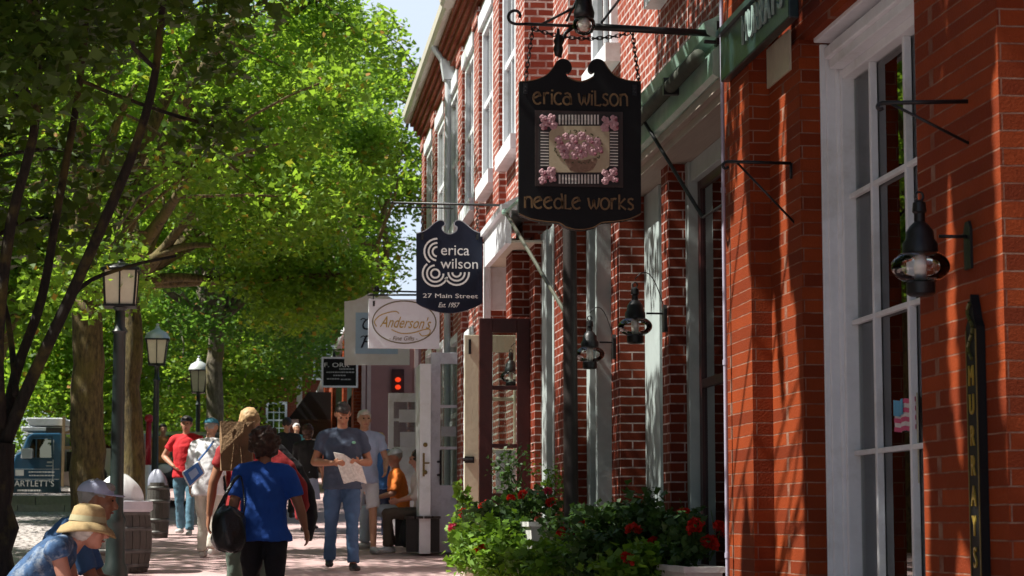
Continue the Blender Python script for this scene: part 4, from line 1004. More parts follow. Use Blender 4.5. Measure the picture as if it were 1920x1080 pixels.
# ---------------------------------------------------------------- barrels with bags
def barrel(label, px0, px1, Y, ztop, rim=True):
    x0, x1 = XF(px0, Y), XF(px1, Y); r = (x1-x0)/2; g0 = gz(Y); h = ztop-g0
    t = thing('barrel_bin', label, 'barrel', ((x0+x1)/2, Y, g0), group='wooden barrel bins on the pavement')
    b = MB(); n = 22
    for k in range(n):                       # staves
        a0, a1 = 2*math.pi*k/n+.012, 2*math.pi*(k+1)/n-.012; vs = []
        for i in range(9):
            u = i/8; rr_ = r*(.86+.14*math.sin(math.pi*u)); z = h*u
            for a in (a0, a1): vs.append((rr_*math.cos(a), rr_*math.sin(a), z))
            for a in (a1, a0): vs.append(((rr_-.03)*math.cos(a), (rr_-.03)*math.sin(a), z))
        fs = [(4*i+j, 4*i+(j+1) % 4, 4*(i+1)+(j+1) % 4, 4*(i+1)+j) for i in range(8) for j in range(4)]+[(3, 2, 1, 0), (32, 33, 34, 35)]
        b.add(vs, fs)
    b.lathe([(0, .02), (r*.8, .02), (r*.8, h*.93), (0, h*.93)], n=20)
    b.build('staves', barrelwood, t)
    for u in (.10, .32, .66, .90):
        b = MB(); rr_ = r*(.86+.14*math.sin(math.pi*u))+.004; b.lathe([(rr_-.006, h*u-.022), (rr_, h*u-.022), (rr_, h*u+.022), (rr_-.006, h*u+.022)], n=28); b.build('hoop', mat('grey_hoop', (.10, .10, .095), .5, metal=.5, var=.3), t, smooth=True)
    if rim:
        b = MB(); b.lathe([(r*.80, h+.06), (r*1.0, h+.055), (r*1.02, h-.03), (r*.9, h-.06), (r*.80, h-.02), (r*.80, h+.06)], n=28); soft(b.build('rim', mat('grey_white_rim', (.55, .56, .62), .5, var=.08), t))
    return t
barrel('nearest wooden barrel bin with pale rim behind the lamp post', 175, 289, 23.0, ZF(240, 950, 23))
barrel('second wooden barrel bin, smaller in view, just behind the first', 277, 321, 30.2, ZF(300, 905, 30.2), rim=False)
def bag(label, px0, px1, py0, py1, Y, seed, m, name='plastic_bag', dark=True):
    x0, x1 = XF(px0, Y), XF(px1, Y); z0, z1 = ZF(px0, py1, Y), ZF(px0, py0, Y); rn = random.Random(seed)
    b = MB(); n, k = 30, 14; vs = []; rx = (x1-x0)/2; H_ = z1-z0
    for i in range(k+1):
        u = i/k
        for j in range(n):
            a = 2*math.pi*j/n; rr_ = math.cos(u*math.pi/2*.97)**.55*(1+.10*math.sin(3*a+seed)+.05*math.sin(7*a+5*u)+.03*math.sin(13*a-4*u)); vs.append((rx*rr_*math.cos(a)+.03*u*math.sin(seed), rx*.9*rr_*math.sin(a), H_*(u+.04*math.sin(5*a)*u)))
    b.add(vs, [(i*n+j, i*n+(j+1) % n, (i+1)*n+(j+1) % n, (i+1)*n+j) for i in range(k) for j in range(n)]+[tuple(k*n+j for j in range(n))])
    o = b.build(name, m, None, smooth=True, loc=((x0+x1)/2, Y, z0)); o.modifiers.new('s', 'SUBSURF').render_levels = 1
    return tag(o, label, 'bag')
bag('puffy white plastic bag lining the nearest barrel', 172, 268, 888, 944, 23.0, 2, bagplastic)
bag('pale crumpled bag heaped in the second barrel', 280, 318, 880, 910, 30.2, 4, mat('grey_plastic_bag', (.30, .32, .40), .4, var=.2))
pk = thing('red_post', 'slim bright red post with ball top between tree trunk and second lamp post', 'post', (XF(279, 38), 38, gz(38)))
b = MB(); zt_ = ZF(279, 790, 38)-gz(38); zm_ = ZF(279, 872, 38)-gz(38); b.tube([(0, 0, zm_), (0, 0, zt_)], .05, 12); b.ball((0, 0, zt_+.05), .08, 12, 8); b.build('shaft', mat('red_enamel', (.42, .012, .03), .35, var=.1), pk, smooth=True)
b = MB(); b.tube([(0, 0, 0), (0, 0, zm_)], .058, 12); b.build('white_base', white, pk)

# ---------------------------------------------------------------- delivery truck, seen from its side
Yt = 49.; tx = XF(30, Yt); tg = gz(Yt)+.10
tr_ = thing('delivery_truck', 'blue delivery truck with white door lettering, white roof load and wooden stake body', 'truck', (tx, Yt, tg))
sc_ = (XF(130, Yt)-XF(30, Yt))/100          # metres per picture pixel
def T(px, py): return ((px-30)*sc_, ZF(30, py, Yt)-tg)
blue = mat('truck_blue_paint', (.025, .10, .19), .3, var=.12, scale=1.5, coat=.4); bluegrey = mat('truck_dark_teal', (.02, .055, .08), .35, var=.1)
W2 = 1.9
cab = [T(x, y) for x, y in ((22, 924), (20, 882), (31, 852), (42, 846), (52, 818), (60, 812), (112, 811), (117, 815), (117, 924))]
b = MB(); b.prism(cab, 0, W2, 'xz'); b.build('cab', blue, tr_, bevel=.03)
b = MB(); b.prism([T(x, y) for x, y in ((24, 923), (24, 902), (114, 902), (114, 923))], -.03, -.001, 'xz'); b.build('door_lower_panel', bluegrey, tr_)
gw = [T(x, y) for x, y in ((50, 858), (62, 823), (96, 822), (98, 858))]
b = MB(); b.prism(gw, -.03, -.002, 'xz'); b.build('side_window', glass_mat('truck_glass', (.35, .45, .45), .35, 1.6), tr_)
b = MB(); q = [T(x, y) for x, y in ((48, 860), (61, 820), (98, 819), (101, 860))]; q.append(q[0]); b.ribbon(q, .05, -.04, -.031); vv = T(69, 822); v2 = T(69, 858); b.ribbon([vv, v2], .03, -.04, -.031); b.build('window_frame', bluegrey, tr_)
b = MB(); m_ = T(54, 853); b.box(m_[0]-.13, m_[0]+.10, -.22, -.1, m_[1]-.08, m_[1]+.14); b.tube([(m_[0], -.1, m_[1]), (m_[0]+.05, 0, m_[1])], .02, 6); b.build('wing_mirror', white, tr_, bevel=.03)
b = MB()
for x0_, y0_, x1_, y1_ in ((44, 814, 112, 811), (40, 808, 128, 800), (52, 798, 136, 787), (48, 790, 122, 783)):
    a0, a1 = T(x0_, y0_), T(x1_, y1_); b.box(a0[0], a1[0], .05, W2-.05, a0[1], a1[1])
b.build('roof_load', white, tr_, bevel=.06)
b = MB(); a0, a1 = T(86, 811.5), T(116, 801); b.box(a0[0], a1[0], .02, .05, a0[1], a1[1]); b.build('roof_vent', interior, tr_)
stake = mat('pale_stake_wood', (.40, .28, .16), .7, var=.2, stretch=(4, 4, 1))
b = MB()
for x in (119, 150, 180): a0, a1 = T(x-2, 912), T(x+3, 780); b.box(a0[0], a1[0], -.04, .06, a0[1], a1[1])
for y0_, y1_ in ((812, 806), (842, 836)): a0, a1 = T(120, y0_), T(185, y1_); b.box(a0[0], a1[0], .061, .10, a0[1], a1[1])
b.build('stake_side', stake, tr_)
b = MB(); a0, a1 = T(119, 910), T(185, 884); b.box(a0[0], a1[0], -.02, W2, a0[1], a1[1]); b.build('bed_side', mat('faded_pink_board', (.42, .32, .28), .7, var=.15), tr_)
b = MB(); a0, a1 = T(124, 884), T(182, 846); b.box(a0[0], a1[0], .3, W2-.1, a0[1]+.001, a1[1]); b.build('cargo', interior, tr_)
b = MB(); a0, a1 = T(26, 933), T(185, 924); b.box(a0[0], a1[0], .1, W2-.1, a0[1], a1[1]-.001); b.build('chassis', iron, tr_)
for xx in (38, 165):
    for yy in (.12, W2-.35):
        c0 = T(xx, 925); b = MB()
        for k_, rr_ in ((0, .34),):
            b.tube([(c0[0], yy, .34), (c0[0], yy+.22, .34)], .34, 24)
        wh = b.build('wheel', mat('tyre_rubber', (.015, .015, .015), .8), tr_, bevel=.03); b = MB(); b.tube([(c0[0], yy-.012, .34), (c0[0], yy-.001, .34)], .19, 18); b.build('rim', mat('grey_rim', (.3, .3, .32), .4, metal=.6), wh)
b = MB(); q = [T(x, y) for x, y in ((31, 851), (42, 845), (53, 817), (60, 811.5))]; b.ribbon(q, .06, .08, W2-.08); b.build('windshield', MATS['pale_metal_lamp_cap'], tr_)  # pale opaque colour stands in for the brightly lit glass
b = MB(); a0 = T(101, 824); a1 = T(101, 902); b.box(a0[0]-.01, a0[0]+.01, -.006, -.001, a1[1], a0[1]); a0, a1 = T(90, 868), T(99, 865); b.box(a0[0], a1[0], -.03, -.001, a0[1], a1[1]); a0, a1 = T(88, 874), T(100, 872.5); b.box(a0[0], a1[0], -.01, -.001, a0[1], a1[1])
for y0_ in (880, 899): a0, a1 = T(30, y0_), T(113, y0_-.9); b.box(a0[0], a1[0], -.012 if y0_ < 890 else -.036, -.001 if y0_ < 890 else -.0305, a0[1], a1[1])
b.build('door_trim', MATS['pale_metal_lamp_cap'], tr_)
def truck_text(body, x0_, x1_, yb_, yt_, name='lettering'):
    me = text_mesh(body, 1., depth=.01, align='LEFT'); xs = [v.co.x for v in me.vertices]; s0, s1 = min(xs), max(xs)
    a0, a1 = T(x0_, yb_), T(x1_, yt_)
    for v in me.vertices: v.co.x = (v.co.x-s0)*(a1[0]-a0[0])/(s1-s0); v.co.y *= (a1[1]-a0[1])/.7
    me.name = name; me.materials.append(letterw); o = bpy.data.objects.new(name, me); COL.objects.link(o); o.parent = tr_; o.location = (a0[0], -.036, a0[1]); o.rotation_euler = (math.pi/2, 0, 0)
truck_text("BARTLETT'S", 22, 104, 912, 900.5)
b = MB()
def bars(b, x0_, x1_, y, h=2.4):
    x = x0_
    while x < x1_:
        L = 2+4*rr.random(); a0, a1 = T(x, y+h/2), T(min(x+L, x1_), y-h/2); b.box(a0[0], a1[0], -.038, -.031, a0[1], a1[1]); x += L+.9
bars(b, 56, 104, 885); bars(b, 57, 104, 891.5, 2.); bars(b, 36, 80, 919.5, 3.2)
a0, a1 = T(31, 892), T(47, 881); b.box(a0[0], a1[0], -.038, -.031, a0[1], a1[1]); b.build('small_print', letterw, tr_)

# parked car behind the second barrel
def car(label, x, Y, length, col, rz=0):
    t = thing('parked_car', label, 'car', (x, Y, gz(Y)), rz, 'cars parked along the far kerb')
    L = length; s = L/4.4
    prof = [(-2.2, .35), (-2.2, .62), (-2.1, .78), (-1.25, .90), (-.75, 1.38), (-.4, 1.45), (.75, 1.45), (1.1, 1.38), (1.75, .95), (2.15, .88), (2.2, .60), (2.2, .35), (1.75, .28), (-1.75, .28)]
    b = MB(); b.prism([(a*s, z) for a, z in prof], -.85, .85, 'yz'); o = b.build('body', mat(col[0], col[1], .3, coat=.5, var=.06, scale=1.5), t, bevel=.07)
    b = MB()
    for sx in (-.86, .852): b.prism([(a*s, z) for a, z in ((-.98, .96), (-.68, 1.33), (.72, 1.35), (1.45, .98))], sx, sx+.008, 'yz')
    b.prism([(-.68, .0), (.68, .0), (.58, .40), (-.58, .40)], -1.19*s, -1.18*s, 'xz'); o = b.build('windows', glass_up, t)
    for v in o.data.vertices:
        if abs(v.co.x) < .7 and v.co.y < -1.: v.co.z += .94; v.co.y += (v.co.z-.94)*.95
    for yy in (-1.35*s, 1.35*s):
        for sx in (-.88, .68):
            b = MB(); b.tube([(sx, yy, .31), (sx+.2, yy, .31)], .31, 22); wv = b.build('wheel', MATS['tyre_rubber'], t); b = MB(); b.tube([(sx-.004 if sx < 0 else sx+.201, yy, .31), (sx-.001 if sx < 0 else sx+.205, yy, .31)], .19, 16); b.build('rim', MATS['grey_rim'], wv)
    for sx in (-.62, .62):
        b = MB(); b.ball((sx, -2.19*s, .66), (.15, .04, .09), 12, 6); b.build('headlight', mat('headlight_glass', (.7, .7, .66), .15), t, smooth=True)
    b = MB(); b.box(-.8, .8, -2.24*s, -2.2*s, .36, .5); b.build('bumper', iron, t, bevel=.02)
    return t
car('dark grey parked car nose-on behind the second barrel', XF(322, 41)+0, 44., 4.3, ('dark_grey_car_paint', (.05, .055, .06)), R(12))
car('white parked car between the tree trunks beside the first lamp post', XF(205, 56), 58., 4.3, ('white_car_paint', (.7, .7, .7)), R(70))
# ---------------------------------------------------------------- trees
def leaf_mesh(cent, size, seed, up=.5, aspect=.62, shape='leaf'):
    """cent: (n,3) leaf positions; every leaf a small folded blade of its own"""
    r = np.random.default_rng(seed); n = len(cent)
    d = r.normal(size=(n, 3)); d[:, 2] *= .55; d /= np.linalg.norm(d, axis=1)[:, None]
    nn = r.normal(size=(n, 3)); nn[:, 2] += up*2.2; nn -= d*(nn*d).sum(1)[:, None]; nn /= np.linalg.norm(nn, axis=1)[:, None]
    s = np.cross(d, nn); L = size*(.6+.8*r.random(n))[:, None]; W_ = L*aspect*.5
    if shape == 'lobed':                     # five-pointed blade
        P = [(-.5, 0), (-.15, .55), (-.22, 1.0), (.12, .62), (.5, 0), (.12, -.62), (-.22, -1.0), (-.15, -.55)]
    else:
        P = [(-.5, 0), (-.1, .9), (.25, .62), (.5, 0), (.25, -.62), (-.1, -.9)]
    k = len(P); V = np.empty((n, k, 3))
    for i, (a, b) in enumerate(P): V[:, i] = cent + d*(L*a) + s*(W_*b) - nn*(W_*abs(b)*.25)
    return V.reshape(-1, 3), k
def mesh_from(V, k, name, m):
    n = len(V)//k; me = bpy.data.meshes.new(name); me.vertices.add(len(V)); me.vertices.foreach_set('co', V.astype(np.float32).ravel())
    me.loops.add(len(V)); me.loops.foreach_set('vertex_index', np.arange(len(V), dtype=np.int32))
    me.polygons.add(n); me.polygons.foreach_set('loop_start', np.arange(0, len(V), k, dtype=np.int32)); me.polygons.foreach_set('loop_total', np.full(n, k, np.int32))
    me.update(calc_edges=True); me.materials.append(m); return me
def limb(b, p0, p1, r0, r1, rn, bend=.12, n=6, sec=8):
    p0, p1 = Vector(p0), Vector(p1); L = (p1-p0).length; pts = []; off = Vector((rn.uniform(-1, 1), rn.uniform(-1, 1), rn.uniform(0, 1)))*L*bend
    for i in range(n+1):
        t = i/n; pts.append(p0.lerp(p1, t)+off*math.sin(math.pi*t)+Vector((rn.gauss(0, 1), rn.gauss(0, 1), 0))*L*.012*(0 < i < n))
    b.tube(pts, [r0+(r1-r0)*i/n for i in range(n+1)], sec); return pts
def tree(label, base, fork, rt, ells, nclust, per, size, seed, leafm, barkm, group='street trees along the kerb', limbs=9, crad=.55, keep=None, extra=None, shape='leaf', aspect=.62, name='street_tree', zf=None):
    rn = random.Random(seed); r = np.random.default_rng(seed); bx, by = base; g0 = gz(by)
    t = thing(name, label, 'tree', (bx, by, g0), group=group); off = np.array((bx, by, g0))
    # cluster centres
    vol = np.array([e[3]*e[4]*e[5] for e in ells]); C_ = []
    while len(C_) < nclust:
        e = ells[r.choice(len(ells), p=vol/vol.sum())]; q = r.normal(size=3); q /= np.linalg.norm(q); rad = r.random()**(1/2.4)
        p = np.array(e[:3])+q*rad*np.array(e[3:6])
        if keep is not None and not keep(p): continue
        C_.append(p)
    C_ = np.array(C_)
    rc = crad*(.6+.8*r.random(nclust)); cnt = (per*(rc/crad)**2).astype(int)+8
    idx = np.repeat(np.arange(nclust), cnt); q = r.normal(size=(len(idx), 3)); q /= np.linalg.norm(q, axis=1)[:, None]
    q *= (r.random(len(idx))**.5)[:, None]; q[:, 2] *= .62
    P = C_[idx]+q*rc[idx][:, None]; P[:, 2] -= .25*rc[idx]*(q[:, 0]**2+q[:, 1]**2)
    if keep is not None:
        kp = np.array([keep(p) for p in P]); P = P[kp]
    V, k = leaf_mesh(P-off, size, seed, shape=shape, aspect=aspect); o = bpy.data.objects.new('crown', mesh_from(V, k, 'crown', leafm)); COL.objects.link(o); o.parent = t
    # trunk, limbs, twigs
    b = MB(); O = Vector(off); fk = Vector(fork)-O; n = 12
    pts = [Vector((0, 0, -.1)).lerp(fk, i/n)+Vector((rn.gauss(0, 1), rn.gauss(0, 1), 0))*rt*.10 for i in range(n+1)]; pts[0] = Vector((0, 0, -.1)); pts[-1] = fk
    rad = [rt*(1.35 if i == 0 else 1.12 if i == 1 else 1-.22*i/n) for i in range(n+1)]; b.tube(pts, rad, 16)
    order = list(range(nclust)); rn.shuffle(order); ends = []
    for j in order[:limbs]:
        e = Vector(C_[j])-O; mid = limb(b, fk-Vector((0, 0, rt*.4)), e, rt*.52, rt*.12, rn, .10, 7); ends += mid[2:]
    if extra:
        for path, r0, r1 in extra:
            pp = [Vector(x)-O for x in path]; b.tube(spl3(pp, 4), list(np.linspace(r0, r1, (len(pp)-1)*4+1)), 9); ends += pp[1:]
    for j in order[limbs:limbs+min(nclust, 90)]:
        e = Vector(C_[j])-O; c0 = min(ends, key=lambda v: (v-e).length); limb(b, c0, e, rt*.10, .012, rn, .1, 4, 5)
    tk = b.build('trunk', barkm, t, smooth=True, recalc=False)
    return t
def spl3(p, n):
    out = []; q = [p[0]]+list(p)+[p[-1]]
    for i in range(1, len(q)-2):
        for s_ in range(n):
            t = s_/n; out.append(.5*((2*q[i])+(-q[i-1]+q[i+1])*t+(2*q[i-1]-5*q[i]+4*q[i+1]-q[i+2])*t*t+(-q[i-1]+3*q[i]-3*q[i+1]+q[i+2])*t**3))
    out.append(p[-1]); return out
def lim(y):                              # crowns stay clear of the shop fronts
    return 2.0 if y > 16 else 1.0
from mathutils import noise as mn
def gap(p):
    """gaps cut along the light through the crowns, shaping sun streaks on near piers"""
    t = (2.72-p[0])/SUN_TO.x; y = p[1]+SUN_TO.y*t; z = p[2]+SUN_TO.z*t
    if not (7 < y < 12.8 and 0 < z < 4.6): return False
    v = mn.noise(Vector((y*3.1, z*.55, 3.7)))+.45*mn.noise(Vector((y*7.3, z*1.1, 9.1)))
    thr = -.04 if y > 10.7 else (.12 if y < 9.1 else .24)
    if z > 3.3: thr += .12
    if z < 1.0: thr += .2
    return v > thr
def keepA(p): return p[0] < .5 and not (p[2] > 8.2) and not gap(p)
# nearest tree
Yn = 13.0
ex = [([PY(10, 830, Yn), PY(55, 720, Yn), PY(130, 560, Yn-.1), PY(215, 370, Yn-.2), PY(262, 250, Yn-.3), PY(292, 130, Yn-.4), PY(310, -60, Yn-.4)], .042, .02),
      ([PY(5, 830, Yn), PY(30, 700, Yn+.2), PY(78, 560, Yn+.2), PY(110, 380, Yn+.3), PY(150, 150, Yn+.4), PY(170, -80, Yn+.4)], .036, .018),
      ([PY(0, 800, Yn), PY(-5, 640, Yn-.2), PY(20, 420, Yn-.2), PY(70, 200, Yn-.3), PY(60, -100, Yn)], .045, .02),
      ([PY(40, 760, Yn), PY(90, 640, Yn+.4), PY(150, 540, Yn+.5), PY(240, 500, Yn+.5), PY(330, 480, Yn+.4)], .022, .008),
      ([PY(30, 740, Yn), PY(15, 600, Yn+.5), PY(-20, 470, Yn+.5), PY(-40, 300, Yn+.5)], .022, .01)]
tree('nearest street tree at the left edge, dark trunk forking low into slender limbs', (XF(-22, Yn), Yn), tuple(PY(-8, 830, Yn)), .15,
     [(-1.6, 12.6, 5.2, 2.1, 3.4, 1.7), (-2.0, 13.5, 3.9, 1.3, 2.2, 1.0), (-1.2, 10.5, 6.8, 2.2, 3.6, 1.5), (-1.0, 16.2, 7.2, 2.0, 3.4, 1.1)], 215, 230, .085, 11, leaf_near, bark_dark, limbs=0, crad=.42, keep=keepA, extra=ex, shape='lobed', aspect=.9)  # highest crown lobes lie out of view, added to shade the shop walls
tree('street tree behind the camera side of the pavement, its high crown shading the nearest shop', (-2.3, 5.0), (-2.1, 5.2, 3.2), .19,
     [(-.6, 9.6, 7.9, 2.7, 5.2, 1.5), (-2.6, 9.0, 7.4, 2.0, 5.2, 1.9), (.5, 7.0, 7.6, 1.6, 3.6, 1.2)], 330, 230, .11, 17, leaf_near, bark_dark, limbs=8, crad=.46, keep=lambda p: p[0] < 2.0 and p[2] > 5.6 and not gap(p), shape='leaf')  # tree added out of view to cast shade on the nearest wall
def keepB(p): return p[0] > -3.3 and p[0] < (1.95 if p[1] < 36 else 1.7) and p[2] < 14 and not (p[0] > 1.2 and p[2] > 8.2)
Y2t = 26.5
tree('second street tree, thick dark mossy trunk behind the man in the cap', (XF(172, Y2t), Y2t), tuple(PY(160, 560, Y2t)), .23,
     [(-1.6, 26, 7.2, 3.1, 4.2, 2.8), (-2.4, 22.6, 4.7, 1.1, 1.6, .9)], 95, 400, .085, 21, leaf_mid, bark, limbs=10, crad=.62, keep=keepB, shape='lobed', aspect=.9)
Y3t = 31.0
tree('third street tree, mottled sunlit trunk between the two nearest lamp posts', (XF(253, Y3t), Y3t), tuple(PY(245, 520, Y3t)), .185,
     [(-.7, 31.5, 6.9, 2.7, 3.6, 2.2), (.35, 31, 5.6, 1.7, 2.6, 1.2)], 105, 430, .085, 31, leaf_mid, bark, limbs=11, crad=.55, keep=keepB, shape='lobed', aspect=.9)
tree('fourth street tree, pale trunk high behind the third street lamp', (XF(405, 44), 44), tuple(PY(402, 600, 44)), .20,
     [(-.6, 43, 8.0, 3.0, 4.5, 3.1), (.6, 41, 6.2, 1.4, 3.5, 1.6)], 125, 360, .105, 41, leaf_dark, bark_pale, limbs=10, crad=.75, keep=keepB, shape='leaf')
tree('fifth street tree, slim trunk with low bright branches above the red-shirted man', (XF(432, 56), 56), tuple(PY(432, 690, 56)), .18,
     [(-1.3, 55, 8.6, 3.2, 5, 4.6), (-1.0, 54, 5.4, 2.0, 3.0, 1.3)], 130, 300, .125, 51, leaf_mid, bark_pale, limbs=10, crad=.85, keep=lambda p: p[0] < 1.9, shape='leaf')
tree('tall dark green tree at the far end of the pavement, left of the black awning', (XF(470, 70), 70), tuple(PY(470, 640, 70)), .25,
     [(-.5, 70, 9.5, 3.0, 4, 3.8), (1.6, 72, 10.5, 2.6, 3, 3.6), (-.2, 70, 14, 4.5, 4, 4.)], 190, 200, .19, 61, leaf_dark, bark_dark, limbs=9, crad=1.0, shape='leaf')
bgs = [(-5.2, 38, 8.5, 3.2, 4.0, 3.6, leaf_mid, 'bushy tree with bright low leaves behind the second trunk', 3.6), (-8.8, 44, 8, 3.6, 4.4, 4.4, leaf_dark, 'dark tree at far left, across the cobbled road', 4.5), (-5.2, 58, 8.5, 3.4, 4.5, 5.2, leaf_mid, 'bright tree behind the delivery truck', 3.8),
       (-2.6, 78, 10, 3.6, 4.5, 5.5, leaf_dark, 'dark tree rising behind the third street lamp', 4.2), (-9.5, 72, 11, 4.5, 5, 6.5, leaf_mid, 'tall spreading tree beyond the truck on the far left', 5.2), (-6.5, 88, 13, 5, 5, 7.5, leaf_dark, 'broad dark tree closing the end of the cobbled road', 5.5)]
for i, (x, y, zc, rx, ry, rz_, lm, lb, fz) in enumerate(bgs):
    tree(lb, (x, y), (x+.2, y, fz), .24, [(x, y, zc, rx, ry, rz_), (x, y-1.5, zc-rz_*.62, rx*.7, ry*.6, rz_*.5)], 150, 200, .17, 70+i, lm, bark, group='trees across the road', limbs=8, crad=1.0, shape='leaf', name='shade_tree')
tree('tree top seen against the sky just left of the eaves gutter', (2.9, 60), (2.7, 60, 6.5), .22, [(2.4, 60, 12.0, 2.6, 3.5, 4.2), (.6, 62, 13, 3.0, 3., 3.6)], 130, 150, .18, 91, leaf_mid, bark, group='trees across the road', limbs=8, crad=.85, shape='leaf', name='shade_tree')

# ---------------------------------------------------------------- low bushes at the end of the road
def bush(label, x, y, r, h, seed, m):
    rn_ = np.random.default_rng(seed); n = 2600; q = rn_.normal(size=(n, 3)); q /= np.linalg.norm(q, axis=1)[:, None]; q *= (rn_.random(n)**.33)[:, None]
    lump = 1+.22*np.sin(q[:, 0]*7+seed)*np.cos(q[:, 1]*6); P = q*np.array((r, r*.8, h))*lump[:, None]; P[:, 2] += h*.8
    t = thing('bush', label, 'bush', (x, y, gz(y)), group='bushes at the end of the road'); V, k = leaf_mesh(P, .16, seed); o = bpy.data.objects.new('foliage', mesh_from(V, k, 'foliage', m)); COL.objects.link(o); o.parent = t
    b = MB(); rn2 = random.Random(seed)
    for i in range(5): limb(b, (0, 0, -.05), (rn2.uniform(-.5, .5)*r, rn2.uniform(-.4, .4)*r, h*1.2), .03, .01, rn2)
    b.build('stems', bark, t)
bush('bright green bush behind the red-shirted man', XF(330, 62), 62, 1.5, 1.5, 1, leaf_mid)
bush('dark bush under the far trees, right of the third street lamp', XF(430, 70), 70, 1.3, 1.3, 2, leaf_dark)
bush('bush beside the delivery truck bonnet, left edge', XF(55, 64), 64, 1.8, 1.9, 3, leaf_mid)
bush('bush behind the first street lamp', XF(230, 66), 66, 1.4, 1.5, 4, leaf_dark)

# ---------------------------------------------------------------- flower boxes
def blossom_mesh(m, r, seed):
    rn_ = np.random.default_rng(seed); n = 90; q = rn_.normal(size=(n, 3)); q[:, 2] = np.abs(q[:, 2])*.9-.15; q /= np.linalg.norm(q, axis=1)[:, None]
    V, k = leaf_mesh(q*r*(.75+.25*rn_.random(n))[:, None], r*.62, seed, up=.2, aspect=1.0); return mesh_from(V, k, 'blossom', m)
BL = {('r', i): blossom_mesh(petal, .042, i) for i in range(3)}; BL.update({('p', i): blossom_mesh(petal_pink, .034, 5+i) for i in range(2)})
boxm = mat('white_window_box', (.66, .66, .64), .5, var=.05, dirt=(.42, .42, .38))
def flower_box(label, x0, x1, y0, y1, ztop):
    t = thing('window_box', label, 'planter', ((x0+x1)/2, (y0+y1)/2, ztop-.2), group='white flower boxes below the shop windows')
    X0, X1, Y0_, Y1_ = x0-(x0+x1)/2, x1-(x0+x1)/2, y0-(y0+y1)/2, y1-(y0+y1)/2
    b = MB(); vs = [(X0+.02, Y0_+.02, 0), (X1-.02, Y0_+.02, 0), (X1-.02, Y1_-.02, 0), (X0+.02, Y1_-.02, 0), (X0, Y0_, .2), (X1, Y0_, .2), (X1, Y1_, .2), (X0, Y1_, .2)]
    b.add(vs, [(3,2,1,0), (0,1,5,4), (1,2,6,5), (2,3,7,6), (3,0,4,7)])
    b.box(X0-.015, X1+.015, Y0_-.015, Y0_+.02, .175, .21); b.box(X0-.015, X1+.015, Y1_-.02, Y1_+.015, .175, .21); b.box(X0-.015, X0+.02, Y0_+.021, Y1_-.021, .175, .21); b.box(X1-.02, X1+.015, Y0_+.021, Y1_-.021, .175, .21)
    b.build('box', boxm, t)
    b = MB(); b.box(X0+.022, X1-.022, Y0_+.022, Y1_-.022, .12, .18); b.build('soil', mat('dark_soil', (.03, .022, .015), .95, bump=.6), t)
    g = gz((y0+y1)/2)-(ztop-.2); b = MB()
    for yy in (Y0_+.25, Y1_-.25): b.box(X0+.04, X1-.04, yy-.03, yy+.03, g-.02, -.001)
    b.build('support', iron, t)
def plant(label, x, y, z, rx, ry, rz_, nleaf, seed, m, size, blossoms=(), droop=0., name='geranium_plant', cat='plant', group='plants in the flower boxes', keep=None, stems=10):
    t = thing(name, label, cat, (x, y, z), group=group); r = np.random.default_rng(seed); nc = 34
    q = r.normal(size=(nc, 3)); q /= np.linalg.norm(q, axis=1)[:, None]; q *= (r.random(nc)**.4)[:, None]
    C_ = q*np.array((rx, ry, rz_)); C_[:, 2] += rz_*.55-droop*(C_[:, 0]/rx-.3)**2*(C_[:, 0] < .3*rx)
    idx = r.integers(0, nc, nleaf); P = C_[idx]+r.normal(size=(nleaf, 3))*np.array((rx, ry, rz_))*.17
    if keep is not None: P = P[np.array([keep(p+np.array((x, y, z))) for p in P])]
    V, k = leaf_mesh(P, size, seed, up=.6, shape='lobed', aspect=1.0); o = bpy.data.objects.new('foliage', mesh_from(V, k, 'foliage', m)); COL.objects.link(o); o.parent = t
    b = MB(); rn_ = random.Random(seed)
    for j in range(stems): limb(b, (rn_.uniform(-.3, .3)*rx, rn_.uniform(-.3, .3)*ry, -.02), tuple(C_[j]), .005, .003, rn_, .15, 4, 5)
    for (px_, py_, kind) in blossoms:
        p = PY(px_, py_, y-ry*.75); c = p-Vector((x, y, z)); b.tube([(c.x*.5, c.y*.5, 0), (c.x*.85, c.y*.9, c.z*.55), tuple(c)], .003, 5)
    b.build('stems', mat('green_stems', (.06, .12, .03), .7), t)
    for i, (px_, py_, kind) in enumerate(blossoms):
        p = PY(px_, py_, y-ry*.75); o = bpy.data.objects.new('blossom', BL[(kind, i % (3 if kind == 'r' else 2))]); COL.objects.link(o); o.parent = t; o.location = p-Vector((x, y, z)); s_ = .75+.6*rn_.random(); o.scale = (s_, s_, s_); o.rotation_euler = (rn_.random(), rn_.random(), rn_.random()*6)
    return t
def at(px, py, Y): p = PY(px, py, Y); return p.x, p.y, p.z
# near box (end just visible at the bottom), middle boxes
xa_, xb_ = XF(1286, 12.6, 1060), XF(1356, 12.6, 1060)
flower_box('white flower box whose end shows at the bottom edge beside the orange pier', xa_, xb_, 12.6, 14.6, ZF(1320, 1066, 12.6))
xa_, xb_ = XF(993, 16.0, 1000), XF(1046, 16.0, 1000)
flower_box('small white flower box standing out among leaves below the dark wooden post', xa_, xb_, 15.95, 17.6, ZF(1010, 981, 15.95))
xa_, xb_ = XF(1100, 14.9, 1060), XF(1160, 14.9, 1060)
flower_box('flower box buried in leaves between the two visible white ones', xa_, xb_, 14.9, 15.8, ZF(1130, 1070, 14.9))
plant('red geranium plant left of the wooden post, over the small white box', *at(965, 1010, 16.9), .40, .5, .26, 1900, 1, leaf_ger, .056, [(958, 935, 'r'), (980, 927, 'r'), (1033, 942, 'r'), (1028, 921, 'p'), (905, 995, 'r')], keep=lambda p: p[0] < 2.32)
